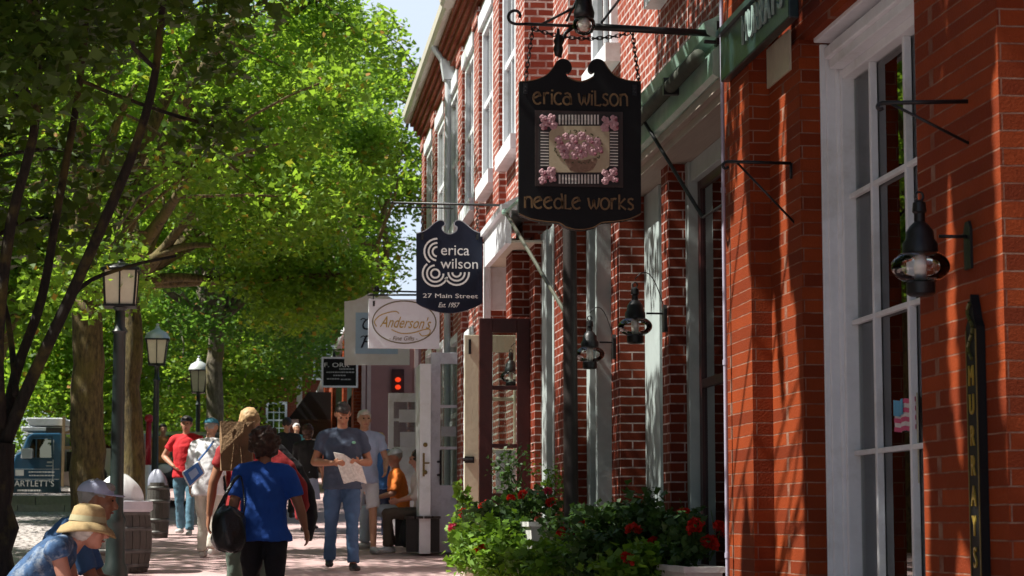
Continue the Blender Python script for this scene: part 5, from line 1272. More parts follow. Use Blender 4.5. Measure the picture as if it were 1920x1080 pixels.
plant('tall pale-leaved sprigs rising before the dark red door', *at(962, 905, 17.2), .20, .18, .20, 260, 2, leaf_ger, .036, [], name='leafy_plant', stems=14)
plant('pale sprigs with small leaves against the white post of the green shop', *at(1030, 925, 17.0), .13, .15, .18, 200, 12, leaf_lime, .032, [(1026, 922, 'p')], name='leafy_plant', stems=12)
plant('lime vine trailing down from the small white box', *at(925, 1065, 16.4), .30, .40, .26, 1300, 3, leaf_lime, .065, [(902, 1032, 'r')], name='trailing_vine')
plant('lime vine spilling over left of the cream door leaf', *at(866, 1030, 19.0), .11, .22, .36, 700, 4, leaf_lime, .065, [(868, 962, 'r'), (850, 990, 'p')], name='trailing_vine')
plant('geranium plant right below the wooden post', *at(1098, 1035, 15.6), .34, .4, .20, 1800, 5, leaf_ger, .055, [(1090, 987, 'r'), (1058, 1000, 'r'), (1128, 1008, 'r'), (1120, 992, 'r'), (1068, 1003, 'r')])
plant('bright lime vine at the bottom centre below the wooden post', *at(1060, 1085, 15.0), .36, .35, .18, 1300, 6, leaf_lime, .065, [], name='trailing_vine')
plant('dark geranium plant before the brick piers, between post and orange pier', *at(1235, 1025, 14.2), .38, .45, .26, 2400, 7, leaf_ger, .058, [(1189, 996, 'r'), (1282, 965, 'r'), (1225, 1020, 'r')], keep=lambda p: p[0] < 2.74)
plant('geranium plant with the biggest red blossoms next to the orange pier', *at(1308, 1045, 13.3), .22, .45, .20, 1500, 8, leaf_ger, .058, [(1300, 992, 'r'), (1328, 1021, 'r'), (1350, 995, 'r'), (1305, 985, 'r'), (1331, 1018, 'r')], keep=lambda p: p[0] < 2.70)
plant('lime vine along the bottom edge, right of centre', *at(1225, 1085, 13.6), .36, .35, .14, 1200, 9, leaf_lime, .062, [(1175, 1050, 'r')], name='trailing_vine', keep=lambda p: p[0] < 2.66)
plant('dense dark green foliage at the bottom between the lime vines', *at(1130, 1060, 14.3), .3, .4, .22, 1700, 10, leaf_ger, .055, [])
plant('leafy geranium at the foot of the dark red door', *at(925, 1030, 17.6), .26, .25, .26, 1000, 13, leaf_ger, .056, [(912, 950, 'r')])

for i, (x, y) in enumerate(((-8.5, 2), (-9, 14), (-8.4, 26))):  # unseen trees added to keep sky light off the shop walls
    tree('shade tree across the cobbled road, %s' % ('beside the camera', 'opposite the nearest shop', 'opposite the open doors')[i], (x, y), (x+.2, y, 4.2), .24, [(x, y, 7.6, 3.0, 4.2, 3.0)], 110, 90, .19, 170+i, leaf_dark, bark, group='trees across the road', limbs=7, crad=1.0, shape='leaf', name='shade_tree')
# ---------------------------------------------------------------- people
skin1 = mat('warm_skin', (.46, .24, .15), .55, var=.08, scale=12, bump=.05)
skin2 = mat('tanned_skin', (.34, .155, .085), .55, var=.08, scale=12, bump=.05)
skin3 = mat('ruddy_skin', (.50, .24, .17), .55, var=.1, scale=12, bump=.05)
eye_m = mat('dark_eye', (.02, .015, .012), .2, bump=0)
lip_m = mat('lips', (.30, .10, .08), .5, bump=0)
FT = bpy.data.textures.new('cloth_folds', 'CLOUDS'); FT.noise_scale = .11; FT.noise_depth = 2
HT = bpy.data.textures.new('hair_tufts', 'CLOUDS'); HT.noise_scale = .035; HT.noise_depth = 2
def remesh(o, vox, sm=4, disp=0., tex=None):
    r = o.modifiers.new('remesh', 'REMESH'); r.mode = 'VOXEL'; r.voxel_size = vox; r.use_smooth_shade = True
    s = o.modifiers.new('smooth', 'SMOOTH'); s.iterations = sm; s.factor = .6
    if disp:
        d = o.modifiers.new('folds', 'DISPLACE'); d.texture = tex or FT; d.strength = disp; d.mid_level = .5; d.texture_coords = 'LOCAL'
    return o
REST = dict(pelvis=(0, 0, .96), waist=(0, 0, 1.10), chest=(0, -.005, 1.29), neck=(0, .01, 1.46), head=(0, -.015, 1.625),
    Lsh=(.185, .01, 1.405), Rsh=(-.185, .01, 1.405), Lel=(.235, .03, 1.14), Rel=(-.235, .03, 1.14), Lwr=(.245, -.05, .90), Rwr=(-.245, -.05, .90),
    Lhip=(.09, 0, .91), Rhip=(-.09, 0, .91), Lkn=(.10, -.015, .50), Rkn=(-.10, -.015, .50), Lan=(.105, .02, .085), Ran=(-.105, .02, .085))
def person(label, x, y, face, H=1.72, pose=None, shirt=None, sleeve=.55, trousers=None, shoes=None, hair=None, hairkind='short', hat=None, skin=skin1, bend=0., turn=0., headturn=0., nod=0., vox=.012, build=1., hip_drop=0., shorts=False, skirt=None, long_top=0., collar=False, gender=0, tilt=0., group=None, belt=None):
    k = H/1.75; J = {n: Vector(p) for n, p in REST.items()}
    up = ('waist', 'chest', 'neck', 'head', 'Lsh', 'Rsh', 'Lel', 'Rel', 'Lwr', 'Rwr')
    Rb = Matrix.Rotation(R(bend), 3, 'X') @ Matrix.Rotation(R(turn), 3, 'Z') @ Matrix.Rotation(R(tilt), 3, 'Y')    # positive bend leans forward (towards -Y)
    for n in up: J[n] = J['pelvis'] + Rb @ (J[n]-J['pelvis'])
    for n, v in (pose or {}).items(): J[n] = Vector(v)
    for n in J: J[n] = J[n]*k - Vector((0, 0, hip_drop if n not in ('Lan', 'Ran') else 0))
    t = thing('person', label, 'person', (x, y, gz(y)), R(face), group=group)
    B = build; S = lambda v: Vector(v)*k; sw = 1-.10*gender
    side = (J['Lsh']-J['Rsh']).normalized()
    def torso(b, e=0., z0=None, hem=0., flare=0.):
        P = [J['pelvis']-S((0, 0, .06+hem))*1, J['pelvis'], J['waist'], J['chest'], J['neck'].lerp(J['chest'], .30), J['neck'].lerp(J['chest'], .06)]
        wv = [(.165+flare, .12+flare*.6), (.165, .115), ((.145+.02*(B-1)*5)*1, .11*B), (.165*sw*B, .118*B), (.150*sw, .088), (.06, .06)]
        b.tube(P, [((a*k*(B if i < 3 else 1)+e), (c*k*(B if i < 3 else 1)+e)) for i, (a, c) in enumerate(wv)], 20, side=side)
        for s_ in ('Lsh', 'Rsh'): b.ball(tuple(J[s_]-Vector((0, 0, .012))), .060*k*sw+e, 12, 8); b.tube([J['neck'].lerp(J['chest'], .12), J[s_]], [.055*k+e, .052*k+e], 12)
    # ---- body: one continuous skin surface
    b = MB(); torso(b, -.004)
    hd = J['head']; nk = J['neck']; b.tube([nk-Vector((0, 0, .03)), nk.lerp(hd, .55)+Vector((0, 0, 0))], [.060*k, .052*k], 14)
    Rh = Matrix.Rotation(R(headturn), 3, 'Z') @ Matrix.Rotation(R(bend*.5+nod), 3, 'X')
    def hp(v): return hd + Rh @ (Vector(v)*k)
    b.ball(tuple(hp((0, .018, .022))), (.078*k, .095*k, .098*k), 20, 14, Rh)
    b.ball(tuple(hp((0, -.030, -.030))), (.060*k, .062*k, .078*k), 18, 12, Rh)
    b.ball(tuple(hp((0, -.052, -.082))), (.034*k, .034*k, .026*k), 12, 8, Rh)       # chin
    b.tube([hp((0, -.088, .022)), hp((0, -.112, -.028))], [.010*k, .017*k], 10)       # nose
    b.ball(tuple(hp((0, -.108, -.032))), (.017*k, .015*k, .012*k), 10, 6, Rh)
    b.tube([hp((-.045, -.080, .038)), hp((0, -.094, .036)), hp((.045, -.080, .038))], [.010*k, .011*k, .010*k], 8)  # brow
    for s_ in (-1, 1):
        b.ball(tuple(hp((s_*.079, .012, .000))), (.012*k, .022*k, .034*k), 10, 6, Rh); b.ball(tuple(hp((s_*.040, -.062, -.018))), (.022*k, .02*k, .02*k), 10, 6, Rh)
    for s_ in ('L', 'R'):
        sh, el, wr = J[s_+'sh'], J[s_+'el'], J[s_+'wr']
        b.tube([sh, sh.lerp(el, .5), el], [.048*k*B, .044*k*B, .038*k*B], 12); b.ball(tuple(el), .038*k*B, 10, 8); b.tube([el, el.lerp(wr, .35), wr], [.038*k*B, .038*k*B, .025*k], 12)
        d = (wr-el).normalized(); inn = (Vector((0, 0, 0))+J['chest']-wr); inn -= d*inn.dot(d); inn.normalize(); fw = d.cross(inn)
        palm = wr+d*.055*k; b.tube([wr-d*.01, wr+d*.03*k, palm, palm+d*.035*k], [(.016*k, .026*k), (.017*k, .036*k), (.016*k, .042*k), (.013*k, .038*k)], 12, side=inn)
        for i, (o_, L) in enumerate(((-.031, .062), (-.010, .074), (.011, .070), (.031, .056))):
            p0 = palm+d*.03*k+fw*o_*k; p1 = p0+d*L*.5*k+inn*.010*k; p2 = p1+d*L*.38*k+inn*.024*k; b.tube([p0, p1, p2], [.0105*k, .0098*k, .0085*k], 7)
        sg_ = 1 if fw.dot(Vector((0, -1, 0))) > 0 else -1
        p0 = wr+d*.025*k+fw*sg_*.028*k; b.tube([p0, p0+d*.030*k+fw*sg_*.024*k+inn*.01*k, p0+d*.060*k+fw*sg_*.028*k+inn*.02*k], [.014*k, .0115*k, .0095*k], 7)
        hi, kn, an = J[s_+'hip'], J[s_+'kn'], J[s_+'an']
        b.tube([hi, hi.lerp(kn, .5), kn], [.078*k*B, .068*k*B, .052*k], 12); b.ball(tuple(kn), .052*k, 10, 8); b.tube([kn, kn.lerp(an, .3), an], [.050*k, .050*k, .036*k], 12); b.ball(tuple(an), .040*k, 8, 6)
    remesh(b.build('body', skin, t, smooth=True, recalc=False), vox*.85, 3)
    # eyes and mouth
    b = MB()
    for s_ in (-1, 1): b.ball(tuple(hp((s_*.031, -.0865, .012))), (.012*k, .006*k, .0065*k), 10, 6, Rh)
    b.build('eyes', eye_m, t, smooth=True)
    b = MB(); b.tube([hp((-.024, -.085, -.060)), hp((0, -.094, -.058)), hp((.024, -.085, -.060))], [.004*k, .006*k, .004*k], 8); b.build('mouth', lip_m, t, smooth=True)
    # ---- clothes
    if shirt:
        b = MB(); torso(b, .014, hem=.05+long_top, flare=.012+.02*gender)
        for s_ in ('L', 'R'):
            sh, el, wr = J[s_+'sh'], J[s_+'el'], J[s_+'wr']
            if sleeve > 0:
                if sleeve <= 1: e_ = sh.lerp(el, sleeve); b.tube([sh, sh.lerp(e_, .5), e_], [.064*k*B, .064*k*B, .066*k*B], 12)
                else: b.tube([sh, el], [.064*k*B, .056*k*B], 12); b.ball(tuple(el), .056*k*B, 10, 8); e_ = el.lerp(wr, sleeve-1); b.tube([el, e_], [.056*k*B, .042*k], 12)
        remesh(b.build('shirt', shirt, t, smooth=True, recalc=False), vox, 3, .034*k)
        if collar:
            b = MB()
            for s_ in (-1, 1): b.tube([nk+Vector((s_*.012, -.072*k, -.045)), nk+Vector((s_*.055*k, -.045*k, .0)), nk+Vector((s_*.06*k, .02, .03))], [(.012, .022), (.012, .026), (.012, .022)], 8)
            remesh(b.build('collar', shirt, t, smooth=True, recalc=False), .008, 2)
    if trousers:
        b = MB(); P = [J['pelvis']+(J['waist']-J['pelvis'])*.35, J['pelvis'], J['pelvis']-Vector((0, 0, .08*k))]
        b.tube(P, [(.152*k*B, .115*k*B), (.168*k*B, .125*k*B), (.165*k*B, .115*k*B)], 18, side=(1, 0, 0))
        for s_ in ('L', 'R'):
            hi, kn, an = J[s_+'hip'], J[s_+'kn'], J[s_+'an']
            b.ball(tuple(hi), .088*k*B, 12, 8)
            if shorts: b.tube([hi, kn.lerp(hi, .1)], [.09*k*B, .082*k], 12)
            else: b.tube([hi, hi.lerp(kn, .5), kn], [.090*k*B, .082*k*B, .068*k], 14); b.ball(tuple(kn), .068*k, 10, 8); b.tube([kn, kn.lerp(an, .5), an+(kn-an)*.02], [.067*k, .062*k, .064*k], 14)
        remesh(b.build('trousers', trousers, t, smooth=True, recalc=False), vox, 3, .032*k)
    if skirt:
        b = MB(); n = 26; vs = []
        for i in range(8):
            u = i/7; c = J['pelvis'].lerp(Vector((0, 0, .52*k)), u)+Vector((0, 0, .06*(1-u)))
            for j in range(n): a = 2*math.pi*j/n; r_ = (.155+.06*u)*k*(1+.05*u*math.sin(6*a)); vs.append((c.x+r_*math.cos(a), c.y+r_*.75*math.sin(a), c.z))
        b.add(vs, [(i*n+j, i*n+(j+1) % n, (i+1)*n+(j+1) % n, (i+1)*n+j) for i in range(7) for j in range(n)]); o = b.build('skirt', skirt, t, smooth=True)
    if shoes:
        for s_ in ('L', 'R'):
            an, kn = J[s_+'an'], J[s_+'kn']; b = MB(); f_ = Vector((0, -1, 0)); f_ = Vector(((.12 if s_ == 'L' else -.12), -1, 0)).normalized()
            zb = an.z-.082*k
            b.tube([Vector((an.x, an.y, zb+.035))-f_*.055*k, Vector((an.x, an.y, zb+.042))+f_*.03*k, Vector((an.x, an.y, zb+.036))+f_*.12*k, Vector((an.x, an.y, zb+.028))+f_*.18*k], [(.036*k, .034*k), (.040*k, .040*k), (.046*k, .032*k), (.034*k, .022*k)], 14, side=(1, 0, 0)); b.ball((an.x, an.y, an.z-.02), .045*k, 10, 8)
            remesh(b.build('shoe', shoes, t, smooth=True, recalc=False), .010, 2)
    # ---- hair, hats
    if hair:
        b = MB()
        if hairkind == 'short':
            b.ball(tuple(hp((0, .026, .036))), (.083*k, .096*k, .094*k), 18, 12, Rh); b.ball(tuple(hp((0, -.04, .082))), (.06*k, .05*k, .034*k), 12, 8, Rh); ds = .022
        elif hairkind == 'curly':
            for i in range(60):
                q = Vector((random.Random(i).gauss(0, 1), random.Random(i+99).gauss(.25, 1), random.Random(i+7).gauss(.25, 1))).normalized(); c = hp((q.x*.100, .034+q.y*.100, .026+q.z*.104))
                if (q.y < -.45 and q.z < .5): continue
                b.ball(tuple(c), .038*k, 8, 6)
            b.ball(tuple(hp((0, .035, .025))), (.115*k, .11*k, .12*k), 16, 10, Rh); ds = .05
        elif hairkind == 'fringe':           # hair showing below a hat
            b.ball(tuple(hp((0, .035, -.002))), (.090*k, .088*k, .078*k), 18, 12, Rh)
            for s_ in (-1, 1): b.ball(tuple(hp((s_*.078, -.005, .008))), (.020*k, .042*k, .045*k), 12, 8, Rh)
            ds = .03
        else:                                # bob
            b.ball(tuple(hp((0, .028, .018))), (.092*k, .100*k, .110*k), 18, 12, Rh); b.ball(tuple(hp((0, .045, -.07))), (.080*k, .062*k, .07*k), 14, 10, Rh); ds = .03
        remesh(b.build('hair', hair, t, smooth=True, recalc=False), .009, 1, ds, HT)
    if hat:
        kind, hm = hat[0], hat[1]; b = MB()
        if kind == 'cap':
            n = 24; vs = []
            for i in range(8):
                u = i/7*math.pi/2
                for j in range(n):
                    a = 2*math.pi*j/n; vs.append(tuple(hp((.093*math.cos(u)*math.cos(a), .020+.108*math.cos(u)*math.sin(a), .048+.078*math.sin(u)))))
            b.add(vs, [(i*n+j, i*n+(j+1) % n, (i+1)*n+(j+1) % n, (i+1)*n+j) for i in range(7) for j in range(n)]); b.ball(tuple(hp((0, .02, .127))), .007*k, 8, 6)
            vs = []
            for i in range(9):
                a = math.pi*(i/8)-math.pi
                for rr_, dz in ((0, 0), (1, -.014)):
                    c_ = math.cos(a); s_ = math.sin(a); bx_ = .082*c_; by_ = .02+.100*s_*.96; vs.append(tuple(hp((bx_*(1+.02*rr_), by_-rr_*.075*abs(s_)**.5, .050+dz*abs(s_)+.012*rr_*(1-abs(c_))))))
                    vs.append(tuple(hp((bx_*(1+.02*rr_), by_-rr_*.075*abs(s_)**.5, .044+dz*abs(s_)+.012*rr_*(1-abs(c_))))))
            fs = []
            for i in range(8):
                o_ = 4*i; fs += [(o_, o_+4, o_+6, o_+2), (o_+1, o_+3, o_+7, o_+5), (o_+2, o_+6, o_+7, o_+3)]
            b.add(vs, fs); ho = b.build('cap', hm, t, smooth=True)
            if len(hat) > 2:
                b = MB()
                for q, rr_ in (((.080, -.035, .085), .016), ((.060, -.068, .082), .018), ((.083, -.010, .070), .010)): b.ball(tuple(hp(q)), (rr_*k, rr_*.7*k, rr_*.8*k), 10, 6, Rh)
                b.build('embroidery', hat[2], ho, smooth=True)
        else:
            n = 28; pr = [(.0, .150), (.055, .148), (.085, .130), (.097, .085), (.103, .045), (.106, .040), (.145, .018), (.160, -.006), (.166, -.020), (.160, -.022), (.140, .008), (.104, .030)]
            vs = []
            for r_, z in pr:
                for j in range(n): a = 2*math.pi*j/n; vs.append(tuple(hp((r_*math.cos(a), .012+r_*1.04*math.sin(a), z+.014*math.sin(2*a+1)*(r_/.16)**2))))
            b.add(vs, [(i*n+j, i*n+(j+1) % n, (i+1)*n+(j+1) % n, (i+1)*n+j) for i in range(len(pr)-1) for j in range(n)]); ho = b.build('sun_hat', hm, t, smooth=True)
            b = MB(); vs = []
            for r_, z in ((.0985, .080), (.1065, .046)):
                for j in range(n): a = 2*math.pi*j/n; vs.append(tuple(hp((r_*math.cos(a), .012+r_*1.04*math.sin(a), z))))
            b.add(vs, [(j, (j+1) % n, n+(j+1) % n, n+j) for j in range(n)]); b.build('hat_band', mat('pale_hat_band', (.40, .37, .22), .8), ho, smooth=True)
    t['_'] = 0; del t['_']
    return t, J, hp
def cloth(n, c, **k): return mat(n, c, .85, var=.16, scale=5, bump=.5, **k)
def child_tube(parent, name, m, pts, rad, vox=None, **k):
    b = MB(); b.tube(pts, rad, 10, **k); o = b.build(name, m, parent, smooth=True, recalc=False)
    return remesh(o, vox, 2) if vox else o
# walking stride helpers
def stride(f=.22, lift=.0):
    return dict(Lkn=(.10, -.5*f-.02, .51), Lan=(.10, -f, .085), Rkn=(-.10, .06, .49), Ran=(-.10, f+.02, .12))
# 1 man with newspaper, facing the camera
denim = cloth('blue_denim', (.045, .10, .20)); polo = cloth('slate_blue_polo', (.045, .065, .105)); hair_dk = mat('dark_brown_hair', (.018, .012, .009), .6, var=.3, scale=40)
ps = stride(.17); ps.update(Lel=(.285, .03, 1.13), Rel=(-.285, .03, 1.13), Lwr=(.13, -.24, 1.12), Rwr=(-.12, -.24, 1.11))
t_, J, hp = person('man in slate blue polo shirt and jeans walking towards the camera, reading a folded newspaper', XF(642, 23), 23., 6, 1.80, ps, polo, .62, denim, mat('black_shoes', (.02, .018, .016), .4), hair_dk, skin=skin2, nod=36, build=1.13, collar=True, vox=.012)
b = MB(); k_ = 1.80/1.75
b.add([(-.13*k_, -.33, 1.22*k_), (-.03*k_, -.37, 1.20*k_), (.10*k_, -.36, .93*k_), (-.02*k_, -.31, .90*k_), (-.135*k_, -.318, 1.225*k_), (-.035*k_, -.358, 1.205*k_), (.095*k_, -.348, .935*k_), (-.025*k_, -.298, .905*k_)], [(0,1,2,3), (7,6,5,4), (0,4,5,1), (1,5,6,2), (2,6,7,3), (3,7,4,0)])
b.add([(-.03*k_, -.372, 1.20*k_), (.16*k_, -.33, 1.08*k_), (.22*k_, -.30, .90*k_), (.10*k_, -.362, .93*k_)], [(0, 1, 2, 3)])
np_ = b.build('folded_newspaper', mat('newspaper', (.58, .58, .54), .85, var=.25, scale=40)); np_.location = t_.location; np_.rotation_euler = t_.rotation_euler; tag(np_, 'folded newspaper held in both hands by the man in jeans', 'newspaper')
b = MB(); p = hp((0, 0, 0)); b.ball((.105, -.138, 1.33*k_), (.022, .006, .016), 8, 6); b.build('chest_logo', mat('pale_green_stitch', (.2, .5, .35), .7), t_)
# 2 woman in blue t-shirt from behind
royal = cloth('royal_blue_cotton', (.012, .085, .42)); blackc = cloth('black_cloth', (.012, .012, .015)); hair_br = mat('brown_curly_hair', (.06, .026, .014), .6, var=.5, scale=30)
ps = stride(.10); ps.update(Lel=(.27, .05, 1.13), Lwr=(.34, -.06, .93), Rel=(-.29, .02, 1.12), Rwr=(-.34, -.08, .94))
t_, J, hp = person('woman with curly brown hair and bright blue T-shirt seen from behind, walking away', XF(497, 15.1), 15.1, 180, 1.50, dict(ps, Lel=(-.0+.25, .06, 1.12), Lwr=(.31, .0, .90)), royal, .70, blackc, mat('black_shoes2', (.02, .02, .02), .4), hair_br, 'curly', skin=skin2, build=1.12, vox=.010, gender=1, headturn=-12)
# (the body faces away: her left arm, carrying the bag, is on the left of the picture)
blk_leather = mat('black_leather', (.010, .011, .012), .32, var=.4, scale=14, bump=.5, coat=.2)
def sack(name, label, p, rx, ry, rz_, m, cat='bag', seed=1, strap=None):
    b = MB(); n, k = 26, 14; vs = []
    for i in range(k+1):
        u = math.pi*i/k
        for j in range(n):
            a = 2*math.pi*j/n; f_ = (math.sin(u)**.6)*(1+.06*math.sin(3*a+seed)+.04*math.sin(6*a+3*u)); vs.append((rx*f_*math.cos(a), ry*f_*math.sin(a), -rz_*math.cos(u)*(1-.18*math.cos(u))*(1+.05*math.sin(4*a))))
    b.add(vs, [(i*n+j, i*n+(j+1) % n, (i+1)*n+(j+1) % n, (i+1)*n+j) for i in range(k) for j in range(n)])
    root = thing(name, label, cat, tuple(p)); o = b.build('body', m, root, smooth=True)
    d = o.modifiers.new('f', 'DISPLACE'); d.texture = FT; d.strength = .04; d.mid_level = .5
    if strap:
        b = MB(); b.tube([Vector(q)-Vector(p) for q in spl3([Vector(s_) for s_ in strap], 5)], [(.012, .005)]*(5*(len(strap)-1)+1), 8); b.build('strap', m, root, smooth=True)
    return root
Yb = 14.85
sack('handbag', 'slouchy black leather handbag hanging at the left side of the woman in blue', PY(428, 1000, Yb), .125, .09, .155, blk_leather, strap=[PY(402, 970, Yb), PY(422, 930, Yb+.05), PY(440, 900, Yb+.1), PY(452, 895, Yb+.16), PY(458, 940, Yb+.05), PY(456, 975, Yb)])
# 3 companion with paper bag
Yc = 16.3; hair_bl = mat('sandy_blond_hair', (.46, .30, .14), .6, var=.3, scale=40); redc = cloth('dark_red_cloth', (.30, .012, .014)); sage = cloth('grey_green_trousers', (.10, .14, .11)); 
ps = stride(.12); k_ = 1.66/1.75
ps.update(Lel=(.27, .02, 1.16), Lwr=(.30, -.03, .90), Rel=(-.33, .05, 1.18), Rwr=(-.42, .02, .94))
t_, J, hp = person('sandy-haired companion in dark red top, half hidden by the woman in blue', XF(466, Yc), Yc, 180, 1.67, ps, redc, .5, sage, mat('brown_shoes', (.06, .035, .02), .5), hair_bl, 'short', skin=skin2, vox=.011, headturn=14)
b = MB(); p0, p1 = PY(415, 790, Yc-.42), PY(474, 882, Yc-.42); paper = mat('brown_paper', (.26, .16, .08), .9, var=.22, scale=9, bump=.9)
w_, h_ = (p1.x-p0.x), (p0.z-p1.z); vs = []
rn = random.Random(8)
for z, s_ in ((0, .92), (.33, .97), (.66, 1.0), (1., 1.03)):
    for (a, c) in ((-.5, -.32), (0, -.36), (.5, -.32), (.54, 0), (.5, .32), (0, .34), (-.5, .32), (-.54, 0)): vs.append((a*w_*s_+rn.uniform(-.008, .008), c*w_*s_+rn.uniform(-.01, .01), z*h_+(.012*rn.uniform(-1, 1) if z == 1. else 0)))
b.add(vs, [(i*8+j, i*8+(j+1) % 8, (i+1)*8+(j+1) % 8, (i+1)*8+j) for i in range(3) for j in range(8)]+[tuple(range(7, -1, -1))])
for sx_ in (-1, 1):     # gusset creases
    b.tube([(sx_*w_*.18, -.355*w_, .02*h_), (sx_*w_*.10, -.365*w_, .5*h_), (sx_*w_*.22, -.37*w_, .98*h_)], .004, 5)
pb = b.build('paper_bag', paper, None, loc=((p0.x+p1.x)/2, Yc-.30, p1.z)); sd = pb.modifiers.new('sol', 'SOLIDIFY'); sd.thickness = .004; tag(pb, 'tall brown paper bag held up at the shoulder left of the curly brown hair', 'bag')
# raised white-sleeved shoulder under the paper bag
jk = thing('jacket', 'red-lined black jacket bulging out at the right side of the woman in blue', 'jacket', PY(545, 930, 15.8))
Yj = 15.75
b = MB(); b.tube([PY(512, 850, Yj), PY(535, 880, Yj), PY(556, 915, Yj), PY(566, 950, Yj), PY(560, 975, Yj)], [(.05, .07), (.075, .09), (.08, .09), (.06, .08), (.025, .05)], 12, side=(1, 0, 0)); o = bp(b, 'red_panel', redc, jk, smooth=True); remesh(o, .011, 3, .02)
b = MB(); b.tube([PY(520, 835, Yj+.10), PY(556, 880, Yj+.1), PY(578, 925, Yj+.1), PY(584, 970, Yj+.1), PY(578, 1014, Yj+.1)], [(.03, .05), (.05, .07), (.055, .07), (.045, .06), (.03, .05)], 12, side=(1, 0, 0)); o = bp(b, 'black_sleeve', blackc, jk, smooth=True); remesh(o, .011, 3, .02)
# 4 person in white from behind
whitec = cloth('white_linen', (.72, .72, .74)); whitet = cloth('ivory_trousers', (.66, .62, .54))
ps = stride(.13)
t_, J, hp = person('person in white shirt and ivory trousers with teal cap, walking away on the left', XF(392, 25.4), 25.4, 165, 1.66, dict(ps), whitec, 1.5, whitet, mat('pale_shoes', (.55, .52, .48), .6), mat('grey_hair', (.35, .33, .30), .6, var=.3), 'short', ('cap', cloth('teal_cap', (.03, .17, .25))), vox=.013, bend=8, build=1.08, long_top=.08)
b = MB(); Yb = 25.0; q = [PY(340, 886, Yb), PY(372, 863, Yb), PY(385, 887, Yb), PY(355, 915, Yb)]
def flatbag(q, th, m, root, name):
    b = MB(); b.add([tuple(v) for v in q]+[tuple(v+Vector((0, th, 0))) for v in q], [(0,1,2,3), (7,6,5,4), (0,4,5,1), (1,5,6,2), (2,6,7,3), (3,7,4,0)]); return bp(b, name, m, root, bevel=.02)
bgq = thing('shoulder_bag', 'blue and white shoulder bag at the hip of the person in white', 'bag', PY(362, 890, Yb))
flatbag(q, .10, cloth('white_canvas', (.7, .7, .72)), bgq, 'body')
q2 = [a.lerp((q[0]+q[1]+q[2]+q[3])/4, .14)-Vector((0, .012, 0)) for a in q]; flatbag(q2, .01, cloth('blue_canvas', (.05, .15, .42)), bgq, 'blue_panel')
q3 = [a.lerp((q[0]+q[1]+q[2]+q[3])/4, .55)-Vector((0, .020, 0)) for a in q]; flatbag(q3, .006, cloth('pale_blue_print', (.30, .40, .62)), bgq, 'print')
b = MB(); b.tube([q[1]+Vector((0, .05, 0)), PY(388, 845, Yb+.1), PY(400, 828, Yb+.3)], .012, 6); bp(b, 'strap', MATS['blue_canvas'], bgq)
# 5 man in red shirt
ps = stride(.16); ps.update(Rel=(-.34, .06, 1.16), Rwr=(-.17, -.10, 1.02), Lel=(.27, .05, 1.14), Lwr=(.22, -.12, .95))
person('man in bright red shirt, black cap and pale jeans walking towards the camera', XF(350, 30.6), 30.6, -10, 1.70, ps, cloth('bright_red_cotton', (.55, .012, .02)), .6, cloth('pale_teal_denim', (.10, .22, .30)), mat('white_shoes', (.6, .6, .58), .6), hair_dk, 'short', ('cap', mat('black_cap', (.012, .012, .02), .7)), skin=skin1, vox=.014, build=1.1)
# 6 old man behind the newspaper reader
ps = stride(.1); ps.update(Lel=(.28, .02, 1.14), Lwr=(.22, -.2, 1.0))
person('grey-haired man in pale blue shirt just behind the newspaper reader', XF(683, 26.2), 26.2, 10, 1.76, ps, cloth('pale_blue_shirt', (.34, .40, .56)), .55, cloth('white_shorts_cloth', (.55, .55, .58)), mat('grey_shoes', (.4, .4, .4), .6), mat('silver_hair', (.50, .47, .42), .6, var=.2), 'short', skin=skin1, vox=.014, shorts=True)
# 7 blond child turned away
person('blond child in blue top and dark trousers, seen from behind near the white door', XF(712, 28.7), 28.7, 172, 1.48, stride(.06), cloth('mid_blue_top', (.05, .16, .42)), .4, cloth('dark_navy_cloth', (.015, .025, .06)), mat('dark_shoes', (.03, .03, .03), .6), mat('golden_hair', (.55, .38, .14), .6, var=.25), 'bob', vox=.014)
# 8 and 9: people sitting on a bench against the wall, facing the street
def seat_pose(fx=0., hands=None):
    d = dict(pelvis=(0, .02, .52), waist=(0, .02, .66), chest=(0, -.02, .86), neck=(0, -.03, 1.03), head=(0, -.06, 1.19), Lsh=(.185, -.02, .97), Rsh=(-.185, -.02, .97),
      Lel=(.24, -.08, .72), Rel=(-.24, -.08, .72), Lwr=(.12, -.30, .66), Rwr=(-.12, -.30, .66), Lhip=(.09, .0, .50), Rhip=(-.09, .0, .50), Lkn=(.12, -.44, .50), Rkn=(-.12, -.44, .50), Lan=(.13, -.46+fx, .085), Ran=(-.13, -.40+fx, .085))
    if hands: d.update(hands)
    return d
Yo = 27.6
bn = thing('street_bench', 'low dark bench against the shop wall carrying the seated people', 'bench', (1.90, 26.9, gz(26.9)))
b = MB()
for i in range(4): b.box(-.20+i*.105, -.11+i*.105, -1.25, 1.25, .40, .43)
b.build('seat', postwood, bn)
for yy in (-1.1, 1.1):
    b = MB(); b.box(-.2, .2, yy-.03, yy+.03, 0, .399); b.build('leg', iron, bn)
orange = cloth('orange_cotton', (.85, .22, .03)); paleb = cloth('pale_blue_trousers', (.42, .48, .58))
person('seated person in bright orange top and white cap, pale blue trousers, facing the street', 1.70, 27.35, -90, 1.70, seat_pose(), orange, .9, paleb, mat('white_shoes', (.6, .6, .58), .6), mat('grey_hair', (.35, .33, .30), .6), 'short', ('cap', cloth('white_cap', (.68, .68, .70))), skin=skin3, vox=.013, nod=10)
